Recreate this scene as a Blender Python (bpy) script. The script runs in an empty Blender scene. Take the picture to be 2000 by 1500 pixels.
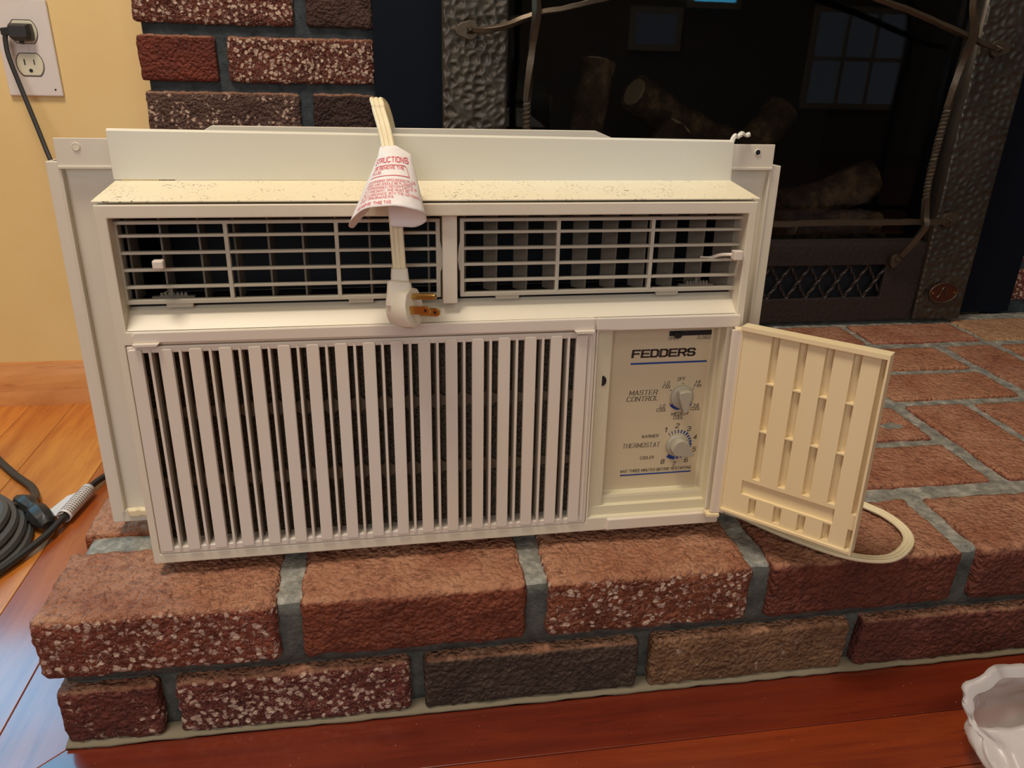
import bpy, bmesh, math, random
from mathutils import Vector, Matrix, noise
random.seed(7)
sc = bpy.context.scene
# ------------------------------------------------------------------ camera
FPX = 1515.03
CAM = Vector((0.3119, -0.5422, 0.5710)); YAW, PITCH, ROLL = 0.1639, 0.4110, 0.0282
fwd = Vector((math.sin(YAW)*math.cos(PITCH), math.cos(YAW)*math.cos(PITCH), -math.sin(PITCH)))
rt = Vector((math.cos(YAW), -math.sin(YAW), 0)); up = rt.cross(fwd)
r2 = rt*math.cos(ROLL)+up*math.sin(ROLL); u2 = up*math.cos(ROLL)-rt*math.sin(ROLL)
cd = bpy.data.cameras.new('camera'); cam = bpy.data.objects.new('camera', cd)
sc.collection.objects.link(cam); sc.camera = cam
m = Matrix((r2, u2, -fwd)).transposed().to_4x4(); m.translation = CAM; cam.matrix_world = m
cd.sensor_width = 36; cd.lens = FPX*36/2000; cd.clip_start = .01
# ------------------------------------------------------------------ world, lights, exposure
vs = sc.view_settings; vs.view_transform = 'Standard'; vs.look = 'None'; vs.gamma = 1
vs.use_curve_mapping = False; vs.exposure = 0.0
w = bpy.data.worlds.new('world'); sc.world = w; w.use_nodes = True
w.node_tree.nodes['Background'].inputs[0].default_value = (.62, .66, .72, 1)
w.node_tree.nodes['Background'].inputs[1].default_value = .12
def area(name, loc, target, sx, sy, power, col):
    l = bpy.data.lights.new(name, 'AREA'); l.shape = 'RECTANGLE'; l.size = sx; l.size_y = sy
    l.energy = power; l.color = col
    o = bpy.data.objects.new(name, l); sc.collection.objects.link(o); o.location = loc
    o.rotation_euler = (Vector(target)-Vector(loc)).to_track_quat('-Z', 'Y').to_euler(); return o
area('ceiling_lamp', (-.15, -.25, 2.35), (-.1, -.1, 0), .5, .5, 32, (1, .90, .76))
area('ceiling_lamp_rear', (1.2, -1.7, 2.35), (1.0, -1.3, 0), 1.2, .8, 9, (1, .90, .74))
area('front_fill', (-.4, -2.5, 1.3), (.2, .4, .3), 1.4, 1.3, 19, (.94, .96, 1))  # added cool fill from behind the camera, brightens the front faces
# ------------------------------------------------------------------ helpers
COL = sc.collection
def lin(r, g, b):
    f = lambda c: ((c/255+.055)/1.055)**2.4 if c > 10 else c/255/12.92
    return (f(r), f(g), f(b), 1)
class MB:
    def __init__(s): s.v = []; s.f = []
    def add(s, vs_, fs): n = len(s.v); s.v += [tuple(p) for p in vs_]; s.f += [tuple(i+n for i in f) for f in fs]; return s
    def box(s, x0, x1, y0, y1, z0, z1):
        return s.add([(x0,y0,z0),(x1,y0,z0),(x1,y1,z0),(x0,y1,z0),(x0,y0,z1),(x1,y0,z1),(x1,y1,z1),(x0,y1,z1)],
                     [(0,3,2,1),(4,5,6,7),(0,1,5,4),(1,2,6,5),(2,3,7,6),(3,0,4,7)])
    def prism(s, poly, a, b, axis='y'):
        # poly list of (p,q); extruded along axis from a to b
        def P(p, q, t):
            return {'y': (p, t, q), 'x': (t, p, q), 'z': (p, q, t)}[axis]
        n = len(poly); vv = [P(p, q, a) for p, q in poly]+[P(p, q, b) for p, q in poly]
        ff = [tuple(range(n-1, -1, -1)), tuple(range(n, 2*n))]+[(i, (i+1) % n, n+(i+1) % n, n+i) for i in range(n)]
        return s.add(vv, ff)
    def strip(s, prof, a, b, axis='z'):
        # open profile extruded: sheet
        def P(p, q, t):
            return {'y': (p, t, q), 'x': (t, p, q), 'z': (p, q, t)}[axis]
        n = len(prof)
        return s.add([P(p, q, a) for p, q in prof]+[P(p, q, b) for p, q in prof], [(i, i+1, n+i+1, n+i) for i in range(n-1)])
    def sweep(s, pts, rad, n=8, ref=None, section=None, closed=False, twist=0, cap=True):
        # pts list of Vector; rad float/list; section: list of (a,b) multipliers; ref: up reference (vector or list)
        pts = [Vector(p) for p in pts]; N = len(pts); rings = []
        prev = None
        for i, p in enumerate(pts):
            if closed: t = pts[(i+1) % N]-pts[i-1]
            else: t = pts[min(i+1, N-1)]-pts[max(i-1, 0)]
            t.normalize()
            if ref is not None: r = Vector(ref[i]) if isinstance(ref, list) else Vector(ref)
            else: r = prev if prev is not None else (Vector((0, 0, 1)) if abs(t.z) < .9 else Vector((1, 0, 0)))
            a = r-t*r.dot(t)
            if a.length < 1e-6: a = t.orthogonal()
            a.normalize(); b = t.cross(a); prev = a
            R = rad[i] if isinstance(rad, (list, tuple)) else rad
            th = twist*i/(N-1) if N > 1 else 0
            aa = a*math.cos(th)+b*math.sin(th); bb = b*math.cos(th)-a*math.sin(th)
            sec = section or [(math.cos(2*math.pi*k/n), math.sin(2*math.pi*k/n)) for k in range(n)]
            rings.append([p+aa*(c*R)+bb*(d*R) for c, d in sec])
        n = len(rings[0]); vv = [q for r in rings for q in r]; ff = []
        M = N if closed else N-1
        for i in range(M):
            for k in range(n):
                ff.append((i*n+k, i*n+(k+1) % n, ((i+1) % N)*n+(k+1) % n, ((i+1) % N)*n+k))
        if not closed and cap: ff += [tuple(range(n-1, -1, -1)), tuple((N-1)*n+k for k in range(n))]
        return s.add(vv, ff)
    def loft(s, rings, cap=True):
        n = len(rings[0]); vv = [q for r in rings for q in r]; ff = []
        for i in range(len(rings)-1):
            for k in range(n): ff.append((i*n+k, i*n+(k+1) % n, (i+1)*n+(k+1) % n, (i+1)*n+k))
        if cap: ff += [tuple(range(n-1, -1, -1)), tuple((len(rings)-1)*n+k for k in range(n))]
        return s.add(vv, ff)
    def cells(s, xs, zs, solid, y0, y1):
        # plate with holes in the XZ plane, front y0, back y1; manifold
        idx = {}; vv = []; ff = []
        def V(i, j, b):
            k = (i, j, b)
            if k not in idx: idx[k] = len(vv); vv.append((xs[i], y1 if b else y0, zs[j]))
            return idx[k]
        S = lambda i, j: 0 <= i < len(xs)-1 and 0 <= j < len(zs)-1 and solid(i, j)
        for i in range(len(xs)-1):
            for j in range(len(zs)-1):
                if not S(i, j): continue
                ff.append((V(i,j,0), V(i+1,j,0), V(i+1,j+1,0), V(i,j+1,0)))
                ff.append((V(i,j,1), V(i,j+1,1), V(i+1,j+1,1), V(i+1,j,1)))
                if not S(i-1, j): ff.append((V(i,j,0), V(i,j+1,0), V(i,j+1,1), V(i,j,1)))
                if not S(i+1, j): ff.append((V(i+1,j,0), V(i+1,j,1), V(i+1,j+1,1), V(i+1,j+1,0)))
                if not S(i, j-1): ff.append((V(i,j,0), V(i,j,1), V(i+1,j,1), V(i+1,j,0)))
                if not S(i, j+1): ff.append((V(i,j+1,0), V(i+1,j+1,0), V(i+1,j+1,1), V(i,j+1,1)))
        return s.add(vv, ff)
    def map(s, fn): s.v = [tuple(fn(*p)) for p in s.v]; return s
    def build(s, name, mat, parent=None, bevel=0, seg=2, smooth=False, loc=None, angle=35, fix=True):
        me = bpy.data.meshes.new(name); me.from_pydata(s.v, [], s.f); me.update()
        if fix:
            b = bmesh.new(); b.from_mesh(me); bmesh.ops.recalc_face_normals(b, faces=b.faces); b.to_mesh(me); b.free()
        o = bpy.data.objects.new(name, me); COL.objects.link(o)
        if mat: me.materials.append(mat)
        if parent: o.parent = parent
        if loc: o.location = loc
        if smooth:
            for p in me.polygons: p.use_smooth = True
            if smooth != 'all':
                try: me.set_sharp_from_angle(angle=math.radians(angle))
                except Exception: pass
        if bevel:
            md = o.modifiers.new('bevel', 'BEVEL'); md.width = bevel; md.segments = seg; md.limit_method = 'ANGLE'
            md.angle_limit = math.radians(30); md.harden_normals = False
        return o
def tag(o, label=None, cat=None, group=None, kind=None):
    if label: o['label'] = label
    if cat: o['category'] = cat
    if group: o['group'] = group
    if kind: o['kind'] = kind
    return o
def empty(name, loc=(0,0,0), rot=(0,0,0), label=None, cat=None):
    o = bpy.data.objects.new(name, None); COL.objects.link(o); o.location = loc; o.rotation_euler = rot
    o.empty_display_size = .02
    return tag(o, label, cat)
def catmull(P, n=8, closed=False):
    P = [Vector(p) for p in P]; out = []; N = len(P)
    for i in range(N if closed else N-1):
        if closed: a, b, c, d = P[i-1], P[i], P[(i+1) % N], P[(i+2) % N]
        else: a, b, c, d = P[max(i-1, 0)], P[i], P[i+1], P[min(i+2, N-1)]
        for k in range(n):
            t = k/n
            out.append(.5*((2*b)+(c-a)*t+(2*a-5*b+4*c-d)*t*t+(3*b-a-3*c+d)*t**3))
    if not closed: out.append(P[-1])
    return out
# ------------------------------------------------------------------ materials
def mat(name, col, rough=.5, metal=0, spec=None, coat=0):
    m = bpy.data.materials.new(name); m.use_nodes = True; b = m.node_tree.nodes['Principled BSDF']
    b.inputs['Base Color'].default_value = col; b.inputs['Roughness'].default_value = rough
    b.inputs['Metallic'].default_value = metal
    if spec is not None: b.inputs['Specular IOR Level'].default_value = spec
    if coat: b.inputs['Coat Weight'].default_value = coat; b.inputs['Coat Roughness'].default_value = .1
    return m, m.node_tree, b
def N(nt, t, **kw):
    n = nt.nodes.new(t)
    for k, v in kw.items():
        if k.startswith('i_'): n.inputs[k[2:].replace('_', ' ')].default_value = v
        else: setattr(n, k, v)
    return n
def noise_n(nt, scale, detail=4, rough=.55, vec=None, dist=0):
    n = N(nt, 'ShaderNodeTexNoise'); n.inputs['Scale'].default_value = scale; n.inputs['Detail'].default_value = detail
    n.inputs['Roughness'].default_value = rough; n.inputs['Distortion'].default_value = dist
    if vec: nt.links.new(vec, n.inputs['Vector'])
    return n.outputs['Fac']
def ramp(nt, src, stops):
    r = N(nt, 'ShaderNodeValToRGB'); e = r.color_ramp.elements
    while len(e) < len(stops): e.new(.5)
    for el, (p, c) in zip(e, stops): el.position = p; el.color = c if len(c) == 4 else (*c, 1)
    nt.links.new(src, r.inputs[0]); return r.outputs[0]
def mix(nt, a, b, fac, mode='MIX'):
    m = N(nt, 'ShaderNodeMix', data_type='RGBA', blend_type=mode); L = nt.links.new
    for s, v in ((m.inputs[6], a), (m.inputs[7], b), (m.inputs[0], fac)):
        if isinstance(v, (tuple, list, float, int)): s.default_value = v
        else: L(v, s)
    return m.outputs[2]
def math_n(nt, op, a, b=0, clamp=False):
    m = N(nt, 'ShaderNodeMath', operation=op, use_clamp=clamp)
    for s, v in ((m.inputs[0], a), (m.inputs[1], b)):
        if isinstance(v, (float, int)): s.default_value = v
        else: nt.links.new(v, s)
    return m.outputs[0]
def bump(nt, b, h, strength=.5, dist=.001):
    n = N(nt, 'ShaderNodeBump'); n.inputs['Strength'].default_value = strength; n.inputs['Distance'].default_value = dist
    nt.links.new(h, n.inputs['Height']); nt.links.new(n.outputs[0], b.inputs['Normal']); return n
W01 = ((0,0,0,1), (1,1,1,1))
def plastic(name, col, rough=.38, dirt=.25, dirtcol=lin(150,112,70), speck=0):
    m, nt, b = mat(name, col, rough); g = N(nt, 'ShaderNodeTexCoord').outputs['Object']
    f = ramp(nt, noise_n(nt, 9, 6, .6, g), [(.58, W01[0]), (.80, W01[1])])
    f2 = ramp(nt, noise_n(nt, 70, 4, .6, g), [(.42, W01[0]), (.75, W01[1])])
    ff = mix(nt, f, f2, 1.0, 'MULTIPLY'); bw = N(nt, 'ShaderNodeRGBToBW'); nt.links.new(ff, bw.inputs[0])
    c = mix(nt, col, dirtcol, math_n(nt, 'MULTIPLY', bw.outputs[0], dirt))
    # faint broad yellowing
    y = ramp(nt, noise_n(nt, 3, 2, .5, g), [(.35, W01[0]), (.7, W01[1])]); c = mix(nt, c, mix(nt, c, (1, .93, .80, 1), 1.0, 'MULTIPLY'), y)
    if speck:
        s_ = ramp(nt, noise_n(nt, 420, 2, .7, g), [(.60, W01[0]), (.66, W01[1])])
        s2 = ramp(nt, noise_n(nt, 40, 3, .6, g), [(.42, W01[0]), (.60, W01[1])])
        sm = mix(nt, s_, s2, 1.0, 'MULTIPLY'); bw2 = N(nt, 'ShaderNodeRGBToBW'); nt.links.new(sm, bw2.inputs[0])
        c = mix(nt, c, lin(95, 80, 60), math_n(nt, 'MULTIPLY', bw2.outputs[0], speck))
    nt.links.new(c, b.inputs['Base Color'])
    bump(nt, b, noise_n(nt, 900, 2, .5, g), .12, .0003)
    return m
M = {}
M['cream'] = plastic('cream_plastic', lin(222, 213, 195), .38, .55)
M['cream_clean'] = plastic('cream_plastic_clean', lin(222, 212, 200), dirt=.12)
M['door'] = plastic('door_plastic', lin(232, 216, 180), dirt=.25)
M['rail'] = plastic('rail_paint', lin(222, 220, 208), .30, .05)
M['sleeve'] = plastic('sleeve_paint', lin(234, 226, 200), .42, .2, speck=1)
M['side'] = plastic('side_plastic', lin(218, 210, 196), .45, .15)
M['louver'] = plastic('louver_plastic', lin(186, 180, 164), .4, .45)
M['vane'] = plastic('vane_plastic', lin(118, 110, 98), .5, .5)
M['brace'] = plastic('dusty_brace_plastic', lin(112, 98, 80), .7, .6)
M['plate'] = plastic('plate_paint', lin(205, 192, 164), .4, .25)
M['recess'] = plastic('recess_plastic', lin(212, 204, 178), .42, .4)
M['knob'] = plastic('knob_plastic', lin(168, 165, 152), .35, .1)
M['dark'] = mat('dark_interior', (.006, .007, .011, 1), .7)[0]
M['black'] = mat('black_plastic', (.012, .012, .012, 1), .4)[0]
M['ink'] = mat('brown_ink', lin(62, 48, 44), .5)[0]
M['blue'] = mat('blue_ink', lin(22, 62, 135), .5)[0]
M['red'] = mat('red_ink', lin(214, 84, 96), .6)[0]
M['brass'] = mat('brass', (.62, .40, .12, 1), .28, 1)[0]
M['sky_pane'] = None
m, nt, b = mat('filter_foam', lin(70, 62, 52), .9); g = N(nt, 'ShaderNodeTexCoord').outputs['Object']
v = N(nt, 'ShaderNodeTexVoronoi'); v.inputs['Scale'].default_value = 450; nt.links.new(g, v.inputs['Vector'])
nt.links.new(ramp(nt, v.outputs['Distance'], [(.2, lin(34, 30, 26)), (.6, lin(98, 86, 70))]), b.inputs['Base Color']); M['filter'] = m
m, nt, b = mat('cord_vinyl', lin(232, 216, 176), .42); g = N(nt, 'ShaderNodeTexCoord').outputs['Object']
nt.links.new(ramp(nt, noise_n(nt, 60, 5, .7, g), [(.3, lin(236, 222, 186)), (.68, lin(228, 210, 168)), (.8, lin(150, 120, 70))]), b.inputs['Base Color']); M['cord'] = m
m, nt, b = mat('plug_vinyl', lin(228, 218, 196), .45); M['plug'] = m
m, nt, b = mat('tag_paper', lin(250, 249, 247), .6); g = N(nt, 'ShaderNodeTexCoord').outputs['Object']
b.inputs['Subsurface Weight'].default_value = 0
tr = N(nt, 'ShaderNodeBsdfTranslucent'); tr.inputs[0].default_value = lin(255, 214, 180); ms = N(nt, 'ShaderNodeMixShader'); ms.inputs[0].default_value = .22
nt.links.new(b.outputs[0], ms.inputs[1]); nt.links.new(tr.outputs[0], ms.inputs[2]); nt.links.new(ms.outputs[0], nt.nodes['Material Output'].inputs[0])
bump(nt, b, noise_n(nt, 130, 4, .6, g), .5, .0012); M['paper'] = m
m, nt, b = mat('yellow_wall_paint', lin(238, 206, 140), .55); g = N(nt, 'ShaderNodeNewGeometry').outputs['Position']
nt.links.new(ramp(nt, noise_n(nt, 5, 4, .5, g), [(.3, lin(240, 209, 146)), (.75, lin(232, 198, 132))]), b.inputs['Base Color'])
bump(nt, b, noise_n(nt, 260, 3, .5, g), .25, .0006); M['wall'] = m
M['plain_wall'] = mat('plain_wall_paint', lin(150, 142, 126), .7)[0]
M['ceiling'] = mat('ceiling_paint', lin(235, 228, 212), .8)[0]
M['wallplate'] = mat('outlet_plate', lin(226, 214, 205), .4)[0]
M['recept'] = mat('receptacle', lin(222, 214, 186), .4)[0]

def brick_mat(name, top):
    m, nt, b = mat(name, (.2, .06, .03, 1), .85); L = nt.links.new
    oi = N(nt, 'ShaderNodeObjectInfo'); ge = N(nt, 'ShaderNodeNewGeometry'); tc = N(nt, 'ShaderNodeTexCoord')
    rnd = math_n(nt, 'MULTIPLY', oi.outputs['Random'], 7.3)
    cb = N(nt, 'ShaderNodeCombineXYZ'); L(rnd, cb.inputs[0]); L(rnd, cb.inputs[2])
    va = N(nt, 'ShaderNodeVectorMath', operation='ADD'); L(ge.outputs['Position'], va.inputs[0]); L(cb.outputs[0], va.inputs[1]); P = va.outputs[0]
    n1 = noise_n(nt, 16, 6, .65, P); n2 = noise_n(nt, 110, 5, .7, P); n3 = noise_n(nt, 420, 3, .6, P)
    base = mix(nt, oi.outputs['Color'], (1.12, 1.34, 1.36, 1), 1.0, 'MULTIPLY')
    c = mix(nt, base, mix(nt, base, (.50, .42, .40, 1), 1.0, 'MULTIPLY'), ramp(nt, n1, [(.35, W01[0]), (.7, W01[1])]))
    c = mix(nt, c, mix(nt, base, (.35, .30, .30, 1), 1.0, 'MULTIPLY'), ramp(nt, n2, [(.30, W01[1]), (.48, W01[0])]))
    # upward faces blend to a paler, mottled tan
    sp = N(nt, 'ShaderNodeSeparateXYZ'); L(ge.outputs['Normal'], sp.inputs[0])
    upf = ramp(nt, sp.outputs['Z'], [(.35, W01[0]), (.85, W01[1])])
    top_tan = mix(nt, lin(200, 150, 116), lin(162, 106, 76), ramp(nt, n1, [(.35, W01[0]), (.65, W01[1])]))
    top_tan = mix(nt, top_tan, mix(nt, top_tan, (.55, .5, .48, 1), 1.0, 'MULTIPLY'), ramp(nt, n2, [(.36, W01[1]), (.50, W01[0])]))
    top_tan = mix(nt, top_tan, base, .30)
    # pale chips on the vertical faces
    vo = N(nt, 'ShaderNodeTexVoronoi'); vo.inputs['Scale'].default_value = 150; vo.inputs['Randomness'].default_value = 1
    dv = N(nt, 'ShaderNodeVectorMath', operation='ADD'); L(P, dv.inputs[0])
    nz = N(nt, 'ShaderNodeTexNoise'); nz.inputs['Scale'].default_value = 110; L(P, nz.inputs['Vector'])
    sc_ = N(nt, 'ShaderNodeVectorMath', operation='SCALE'); sc_.inputs['Scale'].default_value = .0075; L(nz.outputs['Color'], sc_.inputs[0]); L(sc_.outputs[0], dv.inputs[1])
    L(dv.outputs[0], vo.inputs['Vector'])
    chip = ramp(nt, vo.outputs['Distance'], [(.34, W01[1]), (.46, W01[0])])
    cl = ramp(nt, math_n(nt, 'ADD', noise_n(nt, 45, 3, .6, P), math_n(nt, 'MULTIPLY', math_n(nt, 'SUBTRACT', oi.outputs['Alpha'], .5), .55)), [(.53, W01[0]), (.60, W01[1])])
    vo2 = N(nt, 'ShaderNodeTexVoronoi'); vo2.inputs['Scale'].default_value = 460; L(dv.outputs[0], vo2.inputs['Vector'])
    chip2 = ramp(nt, vo2.outputs['Distance'], [(.20, W01[1]), (.30, W01[0])])
    cl2 = ramp(nt, math_n(nt, 'ADD', noise_n(nt, 70, 3, .6, P), math_n(nt, 'MULTIPLY', math_n(nt, 'SUBTRACT', oi.outputs['Alpha'], .5), .45)), [(.50, W01[0]), (.58, W01[1])])
    vo.inputs['Randomness'].default_value = 1
    cf = mix(nt, mix(nt, chip, cl, 1.0, 'MULTIPLY'), mix(nt, chip2, cl2, 1.0, 'MULTIPLY'), 1.0, 'LIGHTEN'); bw = N(nt, 'ShaderNodeRGBToBW'); L(cf, bw.inputs[0])
    side = mix(nt, c, mix(nt, lin(226, 198, 176), lin(168, 130, 108), n3), bw.outputs[0])
    col = mix(nt, side, top_tan, upf)
    L(col, b.inputs['Base Color'])
    va5 = N(nt, 'ShaderNodeTexVoronoi', feature='SMOOTH_F1'); va5.inputs['Scale'].default_value = 210; va5.inputs['Smoothness'].default_value = .4; L(dv.outputs[0], va5.inputs['Vector'])
    n4 = math_n(nt, 'SUBTRACT', 1.0, va5.outputs['Distance'])
    hh = math_n(nt, 'ADD', math_n(nt, 'ADD', math_n(nt, 'MULTIPLY', n2, 1.4), math_n(nt, 'MULTIPLY', n4, 1.5)), math_n(nt, 'MULTIPLY', n3, .35))
    hh = math_n(nt, 'ADD', hh, math_n(nt, 'MULTIPLY', bw.outputs[0], .35))
    bump(nt, b, hh, 1.0, .0028)
    rr = N(nt, 'ShaderNodeMapRange'); L(n3, rr.inputs[0]); rr.inputs[3].default_value = .55; rr.inputs[4].default_value = .95; L(rr.outputs[0], b.inputs['Roughness'])
    return m
M['brick'] = brick_mat('brick', False)
m, nt, b = mat('mortar', lin(112, 112, 106), .9); g = N(nt, 'ShaderNodeNewGeometry').outputs['Position']
nn = noise_n(nt, 60, 6, .7, g)
nt.links.new(ramp(nt, nn, [(.3, lin(92, 92, 86)), (.5, lin(136, 134, 124)), (.68, lin(184, 178, 164))]), b.inputs['Base Color'])
bump(nt, b, math_n(nt, 'ADD', nn, noise_n(nt, 350, 3, .6, g)), .8, .002); M['mortar'] = m
m, nt, b = mat('dark_mortar', lin(50, 56, 58), .9); g = N(nt, 'ShaderNodeNewGeometry').outputs['Position']
nn = noise_n(nt, 60, 6, .7, g)
nt.links.new(ramp(nt, nn, [(.3, lin(34, 42, 46)), (.7, lin(70, 76, 78))]), b.inputs['Base Color'])
bump(nt, b, math_n(nt, 'ADD', nn, noise_n(nt, 300, 3, .6, g)), .7, .002); M['dark_mortar'] = m
M['cement'] = mat('floor_cement', lin(128, 116, 94), .9)[0]
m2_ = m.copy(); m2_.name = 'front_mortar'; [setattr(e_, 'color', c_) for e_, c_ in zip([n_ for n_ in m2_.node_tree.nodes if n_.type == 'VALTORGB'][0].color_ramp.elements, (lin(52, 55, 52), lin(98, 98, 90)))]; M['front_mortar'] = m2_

def wood(name, axis, c1, c2, rough=.22):
    m, nt, b = mat(name, c1, rough); L = nt.links.new; oi = N(nt, 'ShaderNodeObjectInfo'); ge = N(nt, 'ShaderNodeNewGeometry')
    mp = N(nt, 'ShaderNodeMapping'); L(ge.outputs['Position'], mp.inputs[0])
    mp.inputs['Scale'].default_value = (1.2, 14, 6) if axis == 'x' else (14, 1.2, 6)
    cb = N(nt, 'ShaderNodeCombineXYZ'); r_ = math_n(nt, 'MULTIPLY', oi.outputs['Random'], 9); L(r_, cb.inputs[0]); L(r_, cb.inputs[1]); L(cb.outputs[0], mp.inputs['Location'])
    n1 = noise_n(nt, 3, 6, .6, mp.outputs[0], .6); n2 = noise_n(nt, 14, 5, .7, mp.outputs[0])
    c = mix(nt, c1, c2, ramp(nt, n1, [(.38, W01[0]), (.68, W01[1])]))
    c = mix(nt, c, mix(nt, c, (.62, .5, .45, 1), 1.0, 'MULTIPLY'), ramp(nt, n2, [(.55, W01[0]), (.75, W01[1])]))
    c = mix(nt, c, oi.outputs['Color'], 1.0, 'MULTIPLY')
    # scattered dust specks
    sp = ramp(nt, noise_n(nt, 420, 1, .5, ge.outputs['Position']), [(.775, W01[0]), (.80, W01[1])])
    bw = N(nt, 'ShaderNodeRGBToBW'); L(sp, bw.inputs[0]); c = mix(nt, c, lin(205, 170, 150), math_n(nt, 'MULTIPLY', bw.outputs[0], .6))
    L(c, b.inputs['Base Color']); b.inputs['Coat Weight'].default_value = .9; b.inputs['Coat Roughness'].default_value = .16
    b.inputs['Roughness'].default_value = .4
    bump(nt, b, noise_n(nt, 30, 3, .5, ge.outputs['Position']), .08, .002)
    return m
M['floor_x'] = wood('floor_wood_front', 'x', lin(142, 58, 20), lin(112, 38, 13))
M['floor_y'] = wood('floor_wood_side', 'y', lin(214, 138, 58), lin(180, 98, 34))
M['base_wood'] = wood('baseboard_wood', 'x', lin(222, 156, 92), lin(196, 124, 64))
m, nt, b = mat('hammered_iron', lin(74, 68, 60), .36, .7); g = N(nt, 'ShaderNodeNewGeometry').outputs['Position']
nt.links.new(ramp(nt, noise_n(nt, 12, 4, .6, g), [(.3, lin(66, 60, 53)), (.7, lin(86, 78, 68))]), b.inputs['Base Color'])
bump(nt, b, noise_n(nt, 700, 3, .6, g), .25, .0004); M['iron'] = m
m, nt, b = mat('louver_iron', lin(62, 52, 48), .5, .6); g = N(nt, 'ShaderNodeNewGeometry').outputs['Position']
v = N(nt, 'ShaderNodeTexVoronoi'); v.inputs['Scale'].default_value = 160; nt.links.new(g, v.inputs['Vector'])
bump(nt, b, v.outputs['Distance'], .5, .0015); M['iron2'] = m
m, nt, b = mat('wrought_iron', lin(92, 80, 66), .40, .75); g = N(nt, 'ShaderNodeNewGeometry').outputs['Position']
bump(nt, b, noise_n(nt, 160, 3, .6, g), .4, .001); M['bar'] = m
m, nt, b = mat('black_steel', (.003, .005, .010, 1), .6, .0, .12); M['steel'] = m
M['copper'] = mat('copper_badge', lin(88, 46, 32), .5, .7)[0]
m, nt, b = mat('fire_glass', (.0, .0, .0, 1), .0)
tr = N(nt, 'ShaderNodeBsdfTransparent'); tr.inputs[0].default_value = (.70, .71, .72, 1); gl = N(nt, 'ShaderNodeBsdfGlossy'); gl.inputs['Roughness'].default_value = .015
fr = N(nt, 'ShaderNodeFresnel'); fr.inputs[0].default_value = 1.33; ms = N(nt, 'ShaderNodeMixShader')
nt.links.new(fr.outputs[0], ms.inputs[0]); nt.links.new(tr.outputs[0], ms.inputs[1]); nt.links.new(gl.outputs[0], ms.inputs[2])
nt.links.new(ms.outputs[0], nt.nodes['Material Output'].inputs[0]); M['glass'] = m
M['firebox'] = mat('firebox_black', (.010, .010, .011, 1), .8)[0]
m, nt, b = mat('ceramic_log', lin(120, 90, 60), .9); g = N(nt, 'ShaderNodeTexCoord').outputs['Object']
nt.links.new(ramp(nt, noise_n(nt, 18, 6, .7, g), [(.35, lin(40, 30, 24)), (.5, lin(96, 70, 46)), (.66, lin(172, 132, 88))]), b.inputs['Base Color'])
bump(nt, b, noise_n(nt, 50, 6, .7, g), 1, .008); M['log'] = m
M['log_end'] = mat('log_cut_end', lin(190, 165, 120), .9)[0]
m, nt, b = mat('rubber', lin(46, 44, 42), .42); M['rubber'] = m
m, nt, b = mat('coil_rubber', lin(78, 78, 76), .5); M['rubber_grey'] = m
m, nt, b = mat('thin_plastic_bag', lin(250, 248, 246), .25)
tr = N(nt, 'ShaderNodeBsdfTranslucent'); tr.inputs[0].default_value = lin(235, 225, 220); ms = N(nt, 'ShaderNodeMixShader'); ms.inputs[0].default_value = .45
tp = N(nt, 'ShaderNodeBsdfTransparent'); ms2 = N(nt, 'ShaderNodeMixShader'); ms2.inputs[0].default_value = .25
nt.links.new(b.outputs[0], ms.inputs[1]); nt.links.new(tr.outputs[0], ms.inputs[2]); nt.links.new(ms.outputs[0], ms2.inputs[1]); nt.links.new(tp.outputs[0], ms2.inputs[2])
nt.links.new(ms2.outputs[0], nt.nodes['Material Output'].inputs[0]); M['bag'] = m
def emis(name, col, s):
    m = bpy.data.materials.new(name); m.use_nodes = True; nt = m.node_tree; nt.nodes.clear()
    e = N(nt, 'ShaderNodeEmission'); e.inputs[0].default_value = col; e.inputs[1].default_value = s; o = N(nt, 'ShaderNodeOutputMaterial'); nt.links.new(e.outputs[0], o.inputs[0]); return m
M['sky_blue'] = emis('daylit_pane_blue', (.10, .62, 1, 1), 9.0)
M['sky_grey'] = emis('daylit_pane_grey', (.75, .85, 1, 1), .30)

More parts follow.
